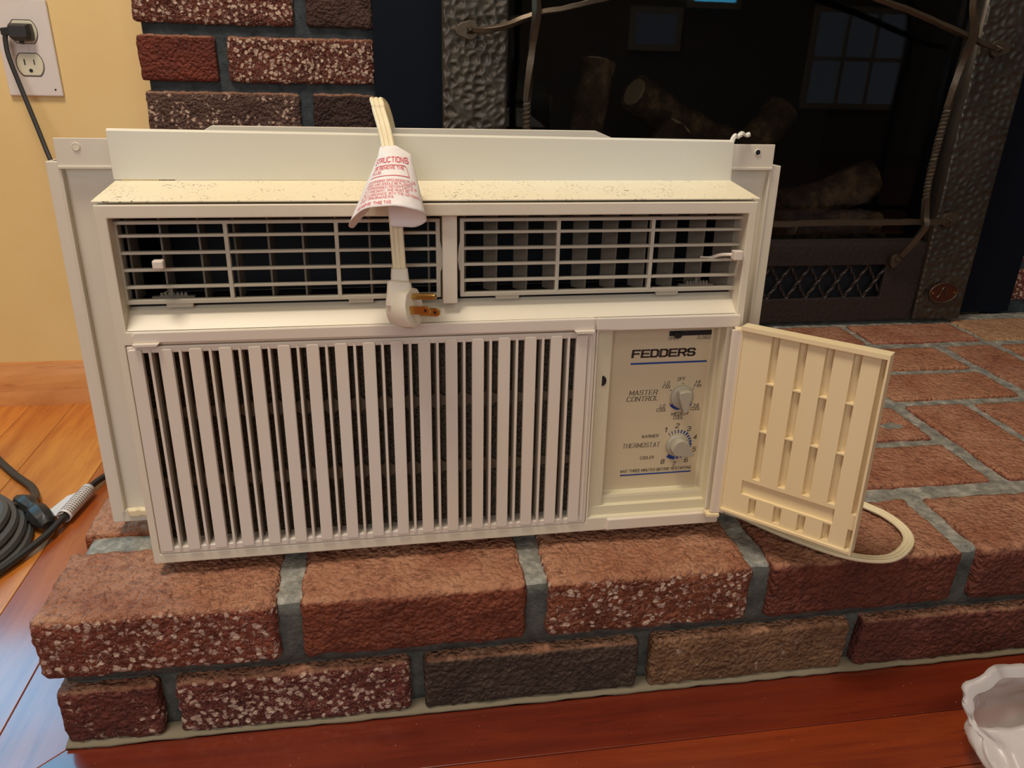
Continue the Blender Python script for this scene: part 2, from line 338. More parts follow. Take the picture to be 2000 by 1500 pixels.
# ------------------------------------------------------------------ stroke lettering
G = {'A':[[(0,0),(2,6),(4,0)],[(.75,2),(3.25,2)]],
'B':[[(0,0),(0,6),(3.3,6),(4,5.3),(4,3.7),(3.3,3),(0,3)],[(3.3,3),(4,2.3),(4,.7),(3.3,0),(0,0)]],
'C':[[(4,5),(3.2,6),(.8,6),(0,5.2),(0,.8),(.8,0),(3.2,0),(4,1)]],
'D':[[(0,0),(0,6),(3,6),(4,5),(4,1),(3,0),(0,0)]],
'E':[[(4,6),(0,6),(0,0),(4,0)],[(0,3),(3.6,3)]],'F':[[(4,6),(0,6),(0,0)],[(0,3),(3.4,3)]],
'G':[[(4,5),(3.2,6),(.8,6),(0,5.2),(0,.8),(.8,0),(4,0),(4,2.8),(2.2,2.8)]],
'H':[[(0,0),(0,6)],[(4,0),(4,6)],[(0,3),(4,3)]],'I':[[(0,0),(0,6)]],
'K':[[(0,0),(0,6)],[(4,6),(0,2.4)],[(1.4,3.6),(4,0)]],'L':[[(0,6),(0,0),(3.6,0)]],
'M':[[(0,0),(0,6),(2.4,1),(4.8,6),(4.8,0)]],'N':[[(0,0),(0,6),(4,0),(4,6)]],
'O':[[(.8,0),(0,.8),(0,5.2),(.8,6),(3.2,6),(4,5.2),(4,.8),(3.2,0),(.8,0)]],
'P':[[(0,0),(0,6),(3.2,6),(4,5.3),(4,3.5),(3.2,2.8),(0,2.8)]],
'R':[[(0,0),(0,6),(3.2,6),(4,5.3),(4,3.5),(3.2,2.8),(0,2.8)],[(2.4,2.8),(4,0)]],
'S':[[(4,5),(3.2,6),(.8,6),(0,5.2),(0,3.8),(.8,3),(3.2,3),(4,2.2),(4,.8),(3.2,0),(.8,0),(0,1)]],
'T':[[(0,6),(4,6)],[(2,6),(2,0)]],'U':[[(0,6),(0,.8),(.8,0),(3.2,0),(4,.8),(4,6)]],
'V':[[(0,6),(2,0),(4,6)]],'W':[[(0,6),(1.2,0),(2.5,5),(3.8,0),(5,6)]],
'1':[[(.4,4.6),(2,6),(2,0)]],'2':[[(0,5),(.8,6),(3.2,6),(4,5.2),(4,3.9),(0,.8),(0,0),(4,0)]],
'3':[[(0,5.2),(.8,6),(3.2,6),(4,5.2),(4,3.8),(3.2,3),(1.4,3)],[(3.2,3),(4,2.2),(4,.8),(3.2,0),(.8,0),(0,.8)]],
'4':[[(3,0),(3,6),(0,1.8),(4,1.8)]],'5':[[(4,6),(.4,6),(.2,3.4),(3.2,3.6),(4,2.8),(4,.8),(3.2,0),(.8,0),(0,.8)]],
'6':[[(3.6,6),(1.4,6),(0,4),(0,.8),(.8,0),(3.2,0),(4,.8),(4,2.6),(3.2,3.4),(0,3.2)]],'7':[[(0,6),(4,6),(1.4,0)]],
'8':[[(.8,3),(.2,3.8),(.2,5.2),(.9,6),(3.1,6),(3.8,5.2),(3.8,3.8),(3.2,3),(.8,3),(0,2.2),(0,.8),(.8,0),(3.2,0),(4,.8),(4,2.2),(3.2,3)]],
'.':[[(0,0),(0,.6)]],',':[[(.3,.5),(0,-1)]],'&':[[(4,0),(.6,4.8),(1.6,6),(2.8,5),(0,1.6),(1,0),(4,2)]]}
def advance(ch): return 2.6 if ch == ' ' else (max(p[0] for st in G[ch] for p in st)+1.7)
def text_strokes(mb, txt, s0, t0, width, height, f, thick=.8, slant=0, serif=False, sub=1):
    """draw txt from s0, baseline t0, fitted to width and height; f maps (s,t)->3d"""
    tot = sum(advance(c) for c in txt)-1.7; kx = width/tot; ky = height/6; x = 0
    for ch in txt:
        if ch != ' ':
            for st in G[ch]:
                if thick > 1.3:
                    for e in st: mb.add([f(s0+(x+e[0]+slant*e[1]+thick*.5*math.cos(q*math.pi/6))*kx, t0+(e[1]+thick*.5*math.sin(q*math.pi/6))*ky) for q in range(12)], [tuple(range(12))])
                segs = list(zip(st[:-1], st[1:]))
                for (a, b_) in segs: seg(mb, a, b_, x, s0, t0, kx, ky, thick*(.62 if serif and abs(a[1]-b_[1]) < .5 else 1), slant, f, sub)
                if serif:
                    for e, o_ in ((st[0], st[1]), (st[-1], st[-2])):
                        if e[1] in (0, 6) and abs(e[1]-o_[1]) > .5: seg(mb, (e[0]-.85, e[1]), (e[0]+.85, e[1]), x, s0, t0, kx, ky, thick*.5, slant, f, 1)
        x += advance(ch)
def seg(mb, a, b_, x, s0, t0, kx, ky, th, slant, f, sub):
    d = Vector((b_[0]-a[0], b_[1]-a[1])); d.normalize(); h = th/2
    A = Vector(a)-d*h*.8; B = Vector(b_)+d*h*.8; n = Vector((-d.y, d.x))*h
    for i in range(sub):
        P0 = A.lerp(B, i/sub); P1 = A.lerp(B, (i+1)/sub); q = []
        for p in (P0-n, P1-n, P1+n, P0+n): q.append(f(s0+(x+p.x+slant*p.y)*kx, t0+p.y*ky))
        mb.add(q, [(0, 1, 2, 3)])

# ------------------------------------------------------------------ noise-rounded brick
def brick(x0, x1, y0, y1, z0, z1, cell, parent, col, chips=.5, r=.004, amp=.0011, seed=0, name='brick', mname='brick', hole=None):
    c = Vector(((x0+x1)/2, (y0+y1)/2, (z0+z1)/2)); h = Vector(((x1-x0)/2, (y1-y0)/2, (z1-z0)/2))
    n = [max(2, round(2*h[i]/cell)) for i in range(3)]; idx = {}; vv = []; ff = []
    def V(i, j, k):
        key = (i, j, k)
        if key in idx: return idx[key]
        p = Vector((-h.x+2*h.x*i/n[0], -h.y+2*h.y*j/n[1], -h.z+2*h.z*k/n[2]))
        q = Vector([max(-(h[a]-r), min(h[a]-r, p[a])) for a in range(3)]); d = p-q
        if d.length > 1e-9:
            nd = Vector([(d[a]/r) for a in range(3)]); nl = nd.normalized()
            p = q+nl*r
        else: nl = Vector((0, 0, 0))
        P = p+c+Vector((seed*3.1, seed*1.7, seed*.9))
        e = noise.noise(P*300)*.9+noise.noise(P*140)*.9+noise.noise(P*38)*.9
        lat = Vector((noise.noise(P*40+Vector((5,0,0))), noise.noise(P*40+Vector((0,9,0))), noise.noise(P*40+Vector((0,0,3)))))
        p = p+nl*e*amp+lat*amp*.7
        if hole:
            hx, hy, hr, hd = hole; dd = math.hypot((p.x+c.x-hx)*.55, p.y+c.y-hy)
            if k == n[2] and dd < hr: p.z -= hd*(1-(dd/hr)**4)
        idx[key] = len(vv); vv.append(tuple(p)); return idx[key]
    for (a, b_, fx) in ((0, 1, 2), (0, 2, 1), (1, 2, 0)):
        for s_ in (0, n[fx]):
            for i in range(n[a]):
                for j in range(n[b_]):
                    def K(ii, jj):
                        t = [0, 0, 0]; t[a] = ii; t[b_] = jj; t[fx] = s_; return V(*t)
                    q = (K(i, j), K(i+1, j), K(i+1, j+1), K(i, j+1))
                    flip = (s_ == 0) ^ (fx == 1); ff.append(q[::-1] if flip else q)
    mb = MB(); mb.v = vv; mb.f = ff
    o = mb.build(name, M[mname], parent, smooth='all', loc=c, fix=False); o.color = (*col[:3], chips); return o
REDS = [lin(110, 46, 28), lin(120, 52, 34), lin(98, 40, 26), lin(112, 50, 30)]
DARKS = [lin(70, 44, 34), lin(60, 40, 34)]
TANS = [lin(132, 66, 38), lin(118, 62, 42), lin(126, 58, 36)]
def rough_box(x0, x1, y0, y1, z0, z1, cell, amp, name, material, parent, seed=1):
    c = Vector(((x0+x1)/2, (y0+y1)/2, (z0+z1)/2))
    o = brick(x0, x1, y0, y1, z0, z1, cell, parent, (1, 1, 1), .5, .003, amp, seed, name); o.data.materials.clear(); o.data.materials.append(material); return o

# ================================================================== SETTING
Z3 = .1366
floor = empty('floor'); tag(floor, kind='structure')
def plank(poly, mat_, col, z1=0.0, name='plank'):
    cx = sum(p[0] for p in poly)/len(poly); cy = sum(p[1] for p in poly)/len(poly)
    mb = MB().prism([(p[0]-cx, p[1]-cy) for p in poly], -.018, 0, 'z')
    o = mb.build(name, mat_, floor, bevel=.0007, seg=2, loc=(cx, cy, z1)); o.color = (*col, 1); return o
gp = .0003
bor = (.62, .36, .34)
def rect(x0, x1, y0, y1): return [(x0+gp, y0+gp), (x1-gp, y0+gp), (x1-gp, y1-gp), (x0+gp, y1-gp)]
# front border boards run along the hearth, mitred at the corner with the side boards
fx = [0.018, -.045, -.1135]; fy = [0.0, -.0595, -.118]
colf = [(.62, .44, .44), (.95, .88, .8)]
for k in range(2):
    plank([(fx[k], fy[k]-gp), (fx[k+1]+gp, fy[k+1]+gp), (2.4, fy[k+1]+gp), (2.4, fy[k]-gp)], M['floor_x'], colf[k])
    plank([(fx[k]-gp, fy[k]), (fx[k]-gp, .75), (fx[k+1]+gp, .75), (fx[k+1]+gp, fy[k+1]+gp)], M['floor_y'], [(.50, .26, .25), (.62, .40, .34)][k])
y = -.118; k = 0
while y > -.6:
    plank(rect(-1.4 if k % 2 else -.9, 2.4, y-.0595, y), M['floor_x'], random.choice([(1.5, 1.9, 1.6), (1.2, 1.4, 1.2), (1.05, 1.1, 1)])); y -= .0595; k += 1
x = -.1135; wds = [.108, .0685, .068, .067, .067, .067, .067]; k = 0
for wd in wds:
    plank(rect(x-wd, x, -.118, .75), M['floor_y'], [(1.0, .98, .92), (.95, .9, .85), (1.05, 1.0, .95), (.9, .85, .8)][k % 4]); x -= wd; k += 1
MB().box(-2.4, 3.6, -2.8, 1.4, -.06, -.0185).build('subfloor', M['floor_y'], floor)
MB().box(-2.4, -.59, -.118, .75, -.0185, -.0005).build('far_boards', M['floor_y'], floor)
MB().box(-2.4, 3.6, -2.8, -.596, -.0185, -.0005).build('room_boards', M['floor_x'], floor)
for n_ in ('far_boards', 'room_boards', 'subfloor'): bpy.data.objects[n_].color = (1, 1, 1, 1)
# walls
WY = .752
o = MB().cells([-2.4, -.85, -.33, .45, 1.27, 3.6], [0, .12, .48, .86, 1.05, 2.45], lambda i, j: not (i == 1 and j in (2, 3)) and not (i == 3 and j in (1, 2)), WY, WY+.1).build('wall_back', M['wall'])
tag(o, kind='structure')
tag(MB().box(-2.5, -2.4, -2.8, .85, 0, 2.45).build('wall_left', M['plain_wall']), kind='structure')
tag(MB().box(3.6, 3.7, -2.8, .85, 0, 2.45).build('wall_right', M['plain_wall']), kind='structure')
tag(MB().box(-2.5, 3.7, -2.9, -2.8, 0, 2.45).build('wall_front', M['plain_wall']), kind='structure')
tag(MB().box(-2.5, 3.7, -2.9, .85, 2.45, 2.5).build('ceiling', M['ceiling']), kind='structure')
def window(name, x0, x1, z0, z1, y, pane, nx=2, nz=2, sgn=-1, fr=.035):
    r_ = empty(name, ((x0+x1)/2, y, z0)); tag(r_, kind='structure'); hx = (x1-x0)/2; H = z1-z0
    xs = [-hx-fr]; zs = [-fr]
    for i in range(nx): a = -hx+2*hx*i/nx; xs += [a+(.012 if i else 0), a+2*hx/nx-(.012 if i < nx-1 else 0)]
    for j in range(nz): a = H*j/nz; zs += [a+(.012 if j else 0), a+H/nz-(.012 if j < nz-1 else 0)]
    xs.append(hx+fr); zs.append(H+fr)
    MB().cells(xs, zs, lambda i, j: not (i % 2 == 1 and j % 2 == 1), min(0, sgn*.02), max(0, sgn*.02)).build('window_frame', M['ceiling'], r_, bevel=.002)
    MB().box(-hx, hx, .004, .010, 0, H).build('pane', pane, r_)
window('window_1', -.85, -.33, .48, 1.05, WY+.0, M['sky_blue'], 1, 2, fr=.018)
window('window_2', 2.85, 3.42, .30, .80, -2.785, M['sky_grey'], 3, 2, sgn=1)
window('added_glow_pane', 1.74, 1.98, .60, .76, -2.785, M['sky_grey'], 1, 1, sgn=1)  # added glowing pane, mirrored in the fireplace glass as a pale rectangle
window('window_3', 2.07, 2.32, .83, 1.2, -2.785, M['sky_blue'], 1, 1, sgn=1)
# baseboard
prof = [(WY, .0), (WY-.016, .0), (WY-.016, .010), (WY-.013, .024), (WY-.012, .027), (WY-.012, .048), (WY-.009, .056), (WY-.006, .066), (WY-.003, .071), (WY, .0725)]
o = MB().prism(prof, -1.6, -.030, 'x').build('baseboard_back', M['base_wood'], smooth=True, angle=25); o.color = (1, 1, 1, 1); tag(o, kind='structure')
# brick chimney wall
bw_ = empty('wall_chimney', (0, 0, 0)); tag(bw_, kind='structure')
BY = .705
rough_box(-.019, .31, BY+.008, .76, .0, .90, .02, .0008, 'mortar', M['dark_mortar'], bw_, 5)
rough_box(1.45, 2.3, BY+.006, .76, .0, .90, .02, .0008, 'mortar', M['dark_mortar'], bw_, 6)
rough_box(-.019, 2.3, BY+.008, .76, .86, 1.4, .04, .0008, 'mortar', M['dark_mortar'], bw_, 7)
seed = 10
for row in range(-6, 6):
    z0 = .5125+row*.0758-.0005; z1 = z0+.061
    if row == -1: z0, z1 = .439, .4985
    half = row % 2 == 0
    xs = [(-.026, .079), (.094, .300)] if half else [(-.026, .189), (.2075, .300)]
    for q, (a, b_) in enumerate(xs):
        vis = row in (-1, 0, 1)
        col = lin(104, 42, 26); ch = .72
        if (row, q) == (0, 0): col, ch = lin(112, 42, 24), .12
        if (row, q) == (1, 1): col, ch = lin(74, 44, 34), .18
        if (row, q) == (-1, 0): col, ch = lin(92, 60, 50), .55
        if (row, q) == (-1, 1): col, ch = lin(62, 34, 28), .2
        if (row, q) in ((0, 1), (1, 0)): ch = .86
        brick(a, b_, BY, .75, z0, z1, .0042 if vis else .03, bw_, col, ch, .0045, .0013 if vis else .0006, seed); seed += 1
for row in range(0, 8):
    z0 = .1525+row*.0758; xa = 1.4605
    for q in range(3):
        a = xa+q*.225+(0 if (row % 2 or q == 0) else -.11); b_ = a+(.21 if (row % 2 or q) else .10)
        brick(a, b_, BY, .75, z0, z0+.061, .006 if q == 0 and row < 2 else .03, bw_, lin(118, 46, 34), .85, .0045, .001, seed); seed += 1

# ================================================================== HEARTH
he = empty('hearth', (0, 0, 0), label='raised red brick hearth with grey mortar under the air conditioner', cat='hearth')
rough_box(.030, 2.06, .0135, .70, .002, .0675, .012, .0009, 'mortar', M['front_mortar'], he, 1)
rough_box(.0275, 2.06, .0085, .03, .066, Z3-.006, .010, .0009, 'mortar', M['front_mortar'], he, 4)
rough_box(.024, 2.06, .010, .70, .068, Z3-.0035, .010, .0010, 'mortar', M['mortar'], he, 2)
rough_box(.018, 2.06, -.002, .03, .0, .0040, .012, .0009, 'mortar', M['mortar'], he, 3)
bpy.data.objects[[o_.name for o_ in he.children][-1]].data.materials[0] = M['cement']
# lower course
lx = [.0195, .1075, .3225, .5375, .7525, .9675, 1.18, 1.395, 1.61, 1.825, 2.04]
lc = [(lin(108, 46, 34), .45), (lin(108, 44, 34), .80), (lin(78, 56, 44), .05), (lin(134, 90, 60), .35), (lin(108, 50, 36), .06), (lin(104, 46, 34), .2), (lin(104, 46, 34), .4), (lin(104, 46, 34), .4)]
lc += [lc[3], lc[5]]
for k in range(10):
    a = lx[k]+(.0065 if k else 0); b_ = lx[k+1]-.0065
    if k == 4: b_ += 0
    brick(a, b_, .0015, .09, .004, .0612, .0038 if k < 5 else .02, he, lc[k][0], lc[k][1], .0045, .0013, seed); seed += 1
# top front row
tx = [.0135, .216, .4305, .6425, .857, 1.07, 1.285, 1.5, 1.715, 1.93, 2.06]
tcol = [(lin(128, 58, 38), .72), (lin(126, 58, 34), .10), (lin(128, 62, 36), .66), (lin(112, 50, 32), .08), (lin(110, 50, 34), .25), (lin(112, 50, 36), .3), (lin(112, 50, 36), .3), (lin(112, 50, 36), .3)]
tcol += [tcol[5], tcol[4]]
for k in range(10):
    a = tx[k]+(.0095 if k else 0); b_ = tx[k+1]-.0095
    brick(a, b_, 0, .099, .0772, Z3+.0005, .0034 if k < 4 else .008, he, tcol[k][0], tcol[k][1], .0065, .0014, seed); seed += 1
# basket-weave field and back row
def top_brick(x0, x1, y0, y1, col=None, hole=None, fine=False):
    global seed
    c = col or random.choice([lin(146, 72, 40), lin(134, 62, 40), lin(150, 80, 46), lin(128, 60, 40)])
    vis = x1 > .78 or x0 < .1
    brick(x0, x1, y0, y1, Z3-.05, Z3+random.uniform(-.0008, .0008), .0055 if (vis and x0 < 1.35) else .02, he, c, .3, .004, .0009, seed, hole=hole); seed += 1
for bi in range(-1, 9):
    for row in range(2):
        x0 = .125+.215*bi; y0 = .120+.2135*row
        headers = (bi+row) % 2 == 0
        if headers:
            for q in range(2):
                a, b_ = x0+.010+q*.1035, x0+.010+q*.1035+.0885
                if a < .0 or b_ > 2.06: continue
                top_brick(a, b_, y0+.004, y0+.199)
        else:
            for q in range(2):
                a, b_ = max(x0+.008, .016), x0+.204
                b_ = min(b_, 2.05)
                if b_ < .05 or a > 2.0: continue
                hole = (.945, .268, .013, .006) if (bi == 3 and q == 1 and row == 0) else None
                top_brick(a, b_, y0+.003+q*.1035, y0+.0915+q*.1035, hole=hole)
bx = [.02, .24, .455, .67, .885, 1.092, 1.302, 1.515, 1.73, 1.945, 2.06]
for k in range(10):
    top_brick(bx[k]+.006, bx[k+1]-.007, .553, .641 if k < 6 else .66, col=lin(142, 66, 50) if k == 5 else (lin(176, 134, 92) if k == 6 else None))

# ================================================================== FIREPLACE
fp = empty('fireplace', (.857, .645, Z3), label='black iron gas fireplace insert with hammered frame and twisted bars', cat='fireplace')
def FP(mb): return mb.map(lambda x, y, z: (x-.857, y-.645, z-Z3))
# flat black surround
FP(MB().cells([.3, .50, 1.214, 1.456], [Z3+.001, .26, .70, .86], lambda i, j: not (i == 1 and j <= 1), .690, .70)).build('surround_panel', M['steel'], fp, bevel=.001)
# hammered frame: displaced sheets
def hammered(x0, x1, z0, z1, name, cell=.0021, scale=72, amp=.0026, ry=.645, th=.04):
    nx = round((x1-x0)/cell); nz = round((z1-z0)/cell); vv = []; ff = []
    for j in range(nz+1):
        for i in range(nx+1):
            x = x0+(x1-x0)*i/nx; z = z0+(z1-z0)*j/nz; edge = min(i, nx-i, j, nz-j)
            d, _ = noise.voronoi(Vector((x*scale+3, 0.37, z*scale*1.12)), distance_metric='DISTANCE', exponent=2.5)
            dd = (d[1]-d[0]); hgt = amp*(1-min(1, dd/.60))**1.25
            vv.append((x, ry-(hgt if edge else 0), z))
    for j in range(nz):
        for i in range(nx): a = j*(nx+1)+i; ff.append((a, a+1, a+nx+2, a+nx+1))
    mb = MB(); mb.v = vv; mb.f = ff
    # returns
    mb.box(x0, x1, ry+.0005, ry+th, z0, z1)
    return FP(mb).build(name, M['iron'], fp, smooth='all')
hammered(.3965, .4885, Z3+.006, .80, 'frame_column'); hammered(1.2265, 1.3175, Z3+.006, .80, 'frame_column')
hammered(.4885, 1.2265, .70, .80, 'frame_lintel', cell=.006)
# louver panel with diamond lattice
lo = FP(MB().cells([.4895, .557, 1.157, 1.2255], [Z3+.005, .184, .242, .2775], lambda i, j: not (i == 1 and j == 1), .650, .658)).build('louver_panel', M['iron2'], fp, bevel=.0012)
FP(MB().box(.4895, 1.2255, .650, .69, .2765, .2800)).build('ledge', M['iron2'], fp, bevel=.0008)
FP(MB().box(.4895, 1.2255, .68, .686, Z3+.002, .26)).build('louver_backing', M['dark'], fp)
pt = .0358; x = .965-pt*12
bars = []
while x < 1.17:
    for s_ in (-1, 1):
        xa, za, xb, zb = x-s_*pt/2, .242, x+s_*pt/2, .184
        if min(xa, xb) > .553 and max(xa, xb) < 1.162:
            P = [Vector((xa+(xb-xa)*t/12, .655+s_*.0015, za+(zb-za)*t/12)) for t in range(13)]
            FP(MB().sweep(P, .0027, 4, twist=6)).build('lattice_bar', M['iron2'], lo)
    x += pt
for o in [c for c in bpy.data.objects if c.name.startswith('lattice_bar')]: o.location = (0, 0, 0)
# glass, firebox, floor of embers
FP(MB().box(.489, 1.226, .684, .688, .27, .71)).build('glass_pane', M['glass'], fp)
fb = MB(); fb.box(.489, 1.226, 1.05, 1.06, .2, .9); fb.box(.47, .489, .70, 1.05, .2, .9); fb.box(1.226, 1.245, .70, 1.05, .2, .9); fb.box(.489, 1.226, .70, 1.05, .2, .262); fb.box(.489, 1.226, .70, 1.05, .80, .82)
FP(fb).build('firebox', M['firebox'], fp)
em = MB(); rnd = random.Random(3)
for i in range(150):
    r_ = rnd.uniform(.006, .014); cx, cy, cz = rnd.uniform(.52, 1.20), rnd.uniform(.72, .80), .264+rnd.uniform(0, .008)
    ring = []
    for (a, zf) in ((.0, -.5), (.8, -.4), (1, .1), (.7, .6), (.05, .8)):
        ring.append([(cx+r_*max(a, .02)*math.cos(t*1.2566+i)*rnd.uniform(.8, 1.2), cy+r_*max(a, .02)*math.sin(t*1.2566+i), cz+zf*r_) for t in range(5)])
    em.loft(ring)
tag(FP(em).build('embers', M['log'], fp), kind='stuff')
# wrought bars
def rosette(cx, cz, rad, ang, name='rosette'):
    pts = []
    for k in range(20):
        a = 2*math.pi*k/20; rr = rad*(1+.75*max(0, math.cos(a))**6); pts.append((cx+rr*math.cos(a+ang), cz+rr*math.sin(a+ang)))
    mb = MB().prism(pts, .636, .6435, 'y')
    q = rad*.42; mb.add([(cx-q, .636, cz-q), (cx+q, .636, cz-q), (cx+q, .636, cz+q), (cx-q, .636, cz+q), (cx, .6255, cz)], [(0, 1, 4), (1, 2, 4), (2, 3, 4), (3, 0, 4), (0, 3, 2, 1)])
    return FP(mb).build(name, M['bar'], fp, bevel=.0008)
rosette(.434, .5895, .0125, math.pi); rosette(1.255, .5865, .0125, 0); rosette(1.243, .3212, .012, .3); rosette(.47, .3212, .012, math.pi)
rosette(1.164, .2545, .009, -1.9); rosette(.55, .2545, .009, -1.2)
def wob(P, r, seed): return [r*(1+.12*noise.noise(Vector(p)*60+Vector((seed, 0, 0)))) for p in P]
SQ = [(1, 1), (-1, 1), (-1, -1), (1, -1)]
def bar(P, r, name, tw=0, n=10, seed=0, sec=SQ):
    Q = catmull(P, n); Q = [q+Vector((noise.noise(q*45)*.0012, 0, noise.noise(q*45+Vector((7, 7, 7)))*.0012)) for q in Q]
    return FP(MB().sweep(Q, wob(Q, r, seed), section=sec, ref=(0, 1, 0), twist=tw)).build(name, M['bar'], fp, smooth=True, angle=30, bevel=.0008)
AR = [(.438, .634, .590), (.455, .624, .5905), (.489, .618, .5985), (.5213, .616, .611), (.5667, .616, .6215), (.6167, .616, .634), (.70, .616, .655), (.79, .616, .668), (.857, .616, .672), (.92, .616, .669), (1.0206, .616, .648), (1.10, .616, .627), (1.1855, .616, .601), (1.222, .620, .590), (1.245, .630, .586)]
bar(AR, .0036, 'arched_bar', tw=5, n=10, seed=1)
bar([(.47, .632, .3212), (.49, .622, .321), (.7, .620, .3215), (.9, .620, .3205), (1.1, .620, .322), (1.21, .622, .3212), (1.236, .630, .3212)], .0042, 'cross_bar', n=14, seed=2)
def upright(P, tw0, seed):
    # plain, then a twisted stretch, then plain
    Q = catmull(P, 22); n = len(Q); z0, z1 = .50, .36
    rings = MB(); th = 0; secs = []
    ref = Vector((0, 1, 0)); rr = []
    for i, q in enumerate(Q):
        t = (Q[min(i+1, n-1)]-Q[max(i-1, 0)]).normalized(); a = (ref-t*ref.dot(t)).normalized(); b_ = t.cross(a)
        if i and z1 < q.z < z0: th += (Q[i-1]-q).length*260
        elif i: th += (Q[i-1]-q).length*12
        R = .0044*(1+.1*noise.noise(q*50+Vector((seed, 0, 0))))
        c, s_ = math.cos(th), math.sin(th); rr.append([q+(a*c+b_*s_)*R*u_+(b_*c-a*s_)*R*v_ for u_, v_ in SQ])
    return FP(MB().loft(rr)).build('twisted_bar', M['bar'], fp, smooth=True, angle=30)
upright([(.5201, .612, .70), (.5201, .608, .64), (.5213, .606, .612), (.5195, .610, .59), (.5180, .616, .565), (.5140, .617, .50), (.5150, .618, .45), (.515, .618, .38), (.517, .616, .33), (.52, .622, .30), (.545, .632, .262)], 0, 1)
upright([(1.172, .612, .72), (1.174, .610, .65), (1.1835, .606, .612), (1.1842, .608, .593), (1.182, .616, .565), (1.178, .617, .50), (1.176, .618, .45), (1.176, .618, .38), (1.180, .614, .335), (1.1815, .608, .318), (1.176, .618, .290), (1.170, .632, .262)], 0, 2)
# badge
el = [(1.2707+.0272*math.cos(a*math.pi/16), .1930+.0188*math.sin(a*math.pi/16)) for a in range(32)]
bd = FP(MB().prism(el, .6395, .643, 'y')).build('badge', M['copper'], fp, bevel=.0006); bd['label'] = 'oval copper badge with arched emblem'
E2 = [Vector((1.2707+.0262*math.cos(a*math.pi/16), .639, .1930+.0178*math.sin(a*math.pi/16))) for a in range(32)]
FP(MB().sweep(E2, .0014, 6, closed=True, ref=(0, 1, 0))).build('badge_rim', M['bar'], bd, smooth=True)
FP(MB().sweep(catmull([(1.2600, .6385, .1840), (1.2640, .6385, .1900), (1.2665, .6385, .1985), (1.2700, .6385, .2025), (1.2740, .6385, .2005), (1.2745, .6385, .1930), (1.2770, .6385, .1850)], 6), .0011, 6)).build('badge_emblem', M['bar'], bd, smooth=True)
for sx in (-1, 1): FP(MB().sweep([(1.2707+sx*.0212, .6395, .193), (1.2707+sx*.0212, .6375, .193)], .0019, 8)).build('badge_rivet', M['brass'], bd)
# logs (rest inside: own things)
def log(P, r, label, seed, ends=True):
    Q = catmull(P, 10); rad = [r*(1+.22*noise.noise(q*22+Vector((seed, 0, 0)))) for q in Q]
    c = Q[len(Q)//2].copy(); mb = MB().sweep([q-c for q in Q], rad, 12)
    mb.v = [tuple(Vector(v_)+Vector((noise.noise((Vector(v_)+c)*70), noise.noise((Vector(v_)+c)*70+Vector((4,0,0))), noise.noise((Vector(v_)+c)*70+Vector((0,4,0)))))*.005) for v_ in mb.v]
    root = mb.build('fire_log', M['log'], None, smooth=True, angle=60, loc=c); tag(root, label, 'log', 'ceramic logs in the fireplace')
    for e, t in ((Q[0], Q[0]-Q[1]), (Q[-1], Q[-1]-Q[-2])):
        t.normalize(); MB().sweep([e-c-t*.001, e-c+t*.003], r*.78, 10).build('cut_end', M['log_end'], root)
    return root
log([(.585, .78, .285), (.64, .80, .40), (.67, .83, .55)], .030, 'upright ceramic log leaning at the left behind the glass', 1)
log([(.66, .76, .30), (.74, .78, .36), (.81, .79, .45)], .030, 'ceramic log slanting up to the centre of the firebox', 2)
log([(.76, .90, .50), (.88, .94, .44), (.98, .97, .40)], .032, 'high ceramic log lying across the back of the firebox', 3)
log([(.84, .80, .300), (.93, .82, .38), (1.02, .84, .48)], .032, 'ceramic log leaning towards the right beside the white rail', 4)
log([(.94, .745, .300), (1.06, .75, .335), (1.16, .75, .372)], .034, 'lowest ceramic log at the right front of the firebox', 5)
log([(1.02, .74, .292), (1.10, .745, .300), (1.185, .75, .292)], .022, 'small pale ceramic chunk on the embers at far right', 6)

# ================================================================== OUTLET
ol = empty('wall_outlet', (-.1852, WY, .550), label='white duplex wall outlet plate beside the brick chimney', cat='outlet')
MB().box(-.0362, .0362, -.0055, 0, -.0640, .0640).build('cover_plate', M['wallplate'], ol, bevel=.0022, seg=3)
def recept(zc):
    pts = []
    for k in range(28):
        a = 2*math.pi*k/28; x_ = .0172*math.cos(a); z_ = max(-.0142, min(.0142, .0185*math.sin(a))); pts.append((x_, zc+z_))
    r_ = MB().prism(pts, -.0068, .0, 'y').build('receptacle', M['recept'], ol, bevel=.0006)
    rg = [(x_*1.06, -.0057, zc+(z_-zc)*1.07) for x_, z_ in pts]; MB().sweep(rg, .0005, 4, closed=True, ref=(0, 1, 0)).build('seam', M['ink'], r_)
    mb = MB(); mb.box(-.0072, -.0056, -.0072, -.0066, zc-.0005, zc+.0075); mb.box(.0056, .0070, -.0072, -.0066, zc, zc+.0070)
    mb.prism([(.0026*math.cos(t*.785), zc-.0078+.0026*math.sin(t*.785)) for t in range(8)], -.0072, -.0066, 'y')
    mb.build('slots', M['black'], r_); return r_
recept(.0215); recept(-.0215)
MB().sweep([(0, -.0055, 0), (0, -.0068, 0)], .0028, 12).build('screw', M['wallplate'], ol)
MB().sweep([(.0272, -.0055, -.0545), (.0272, -.0060, -.0545)], .0013, 10).build('light_sensor', M['black'], ol)
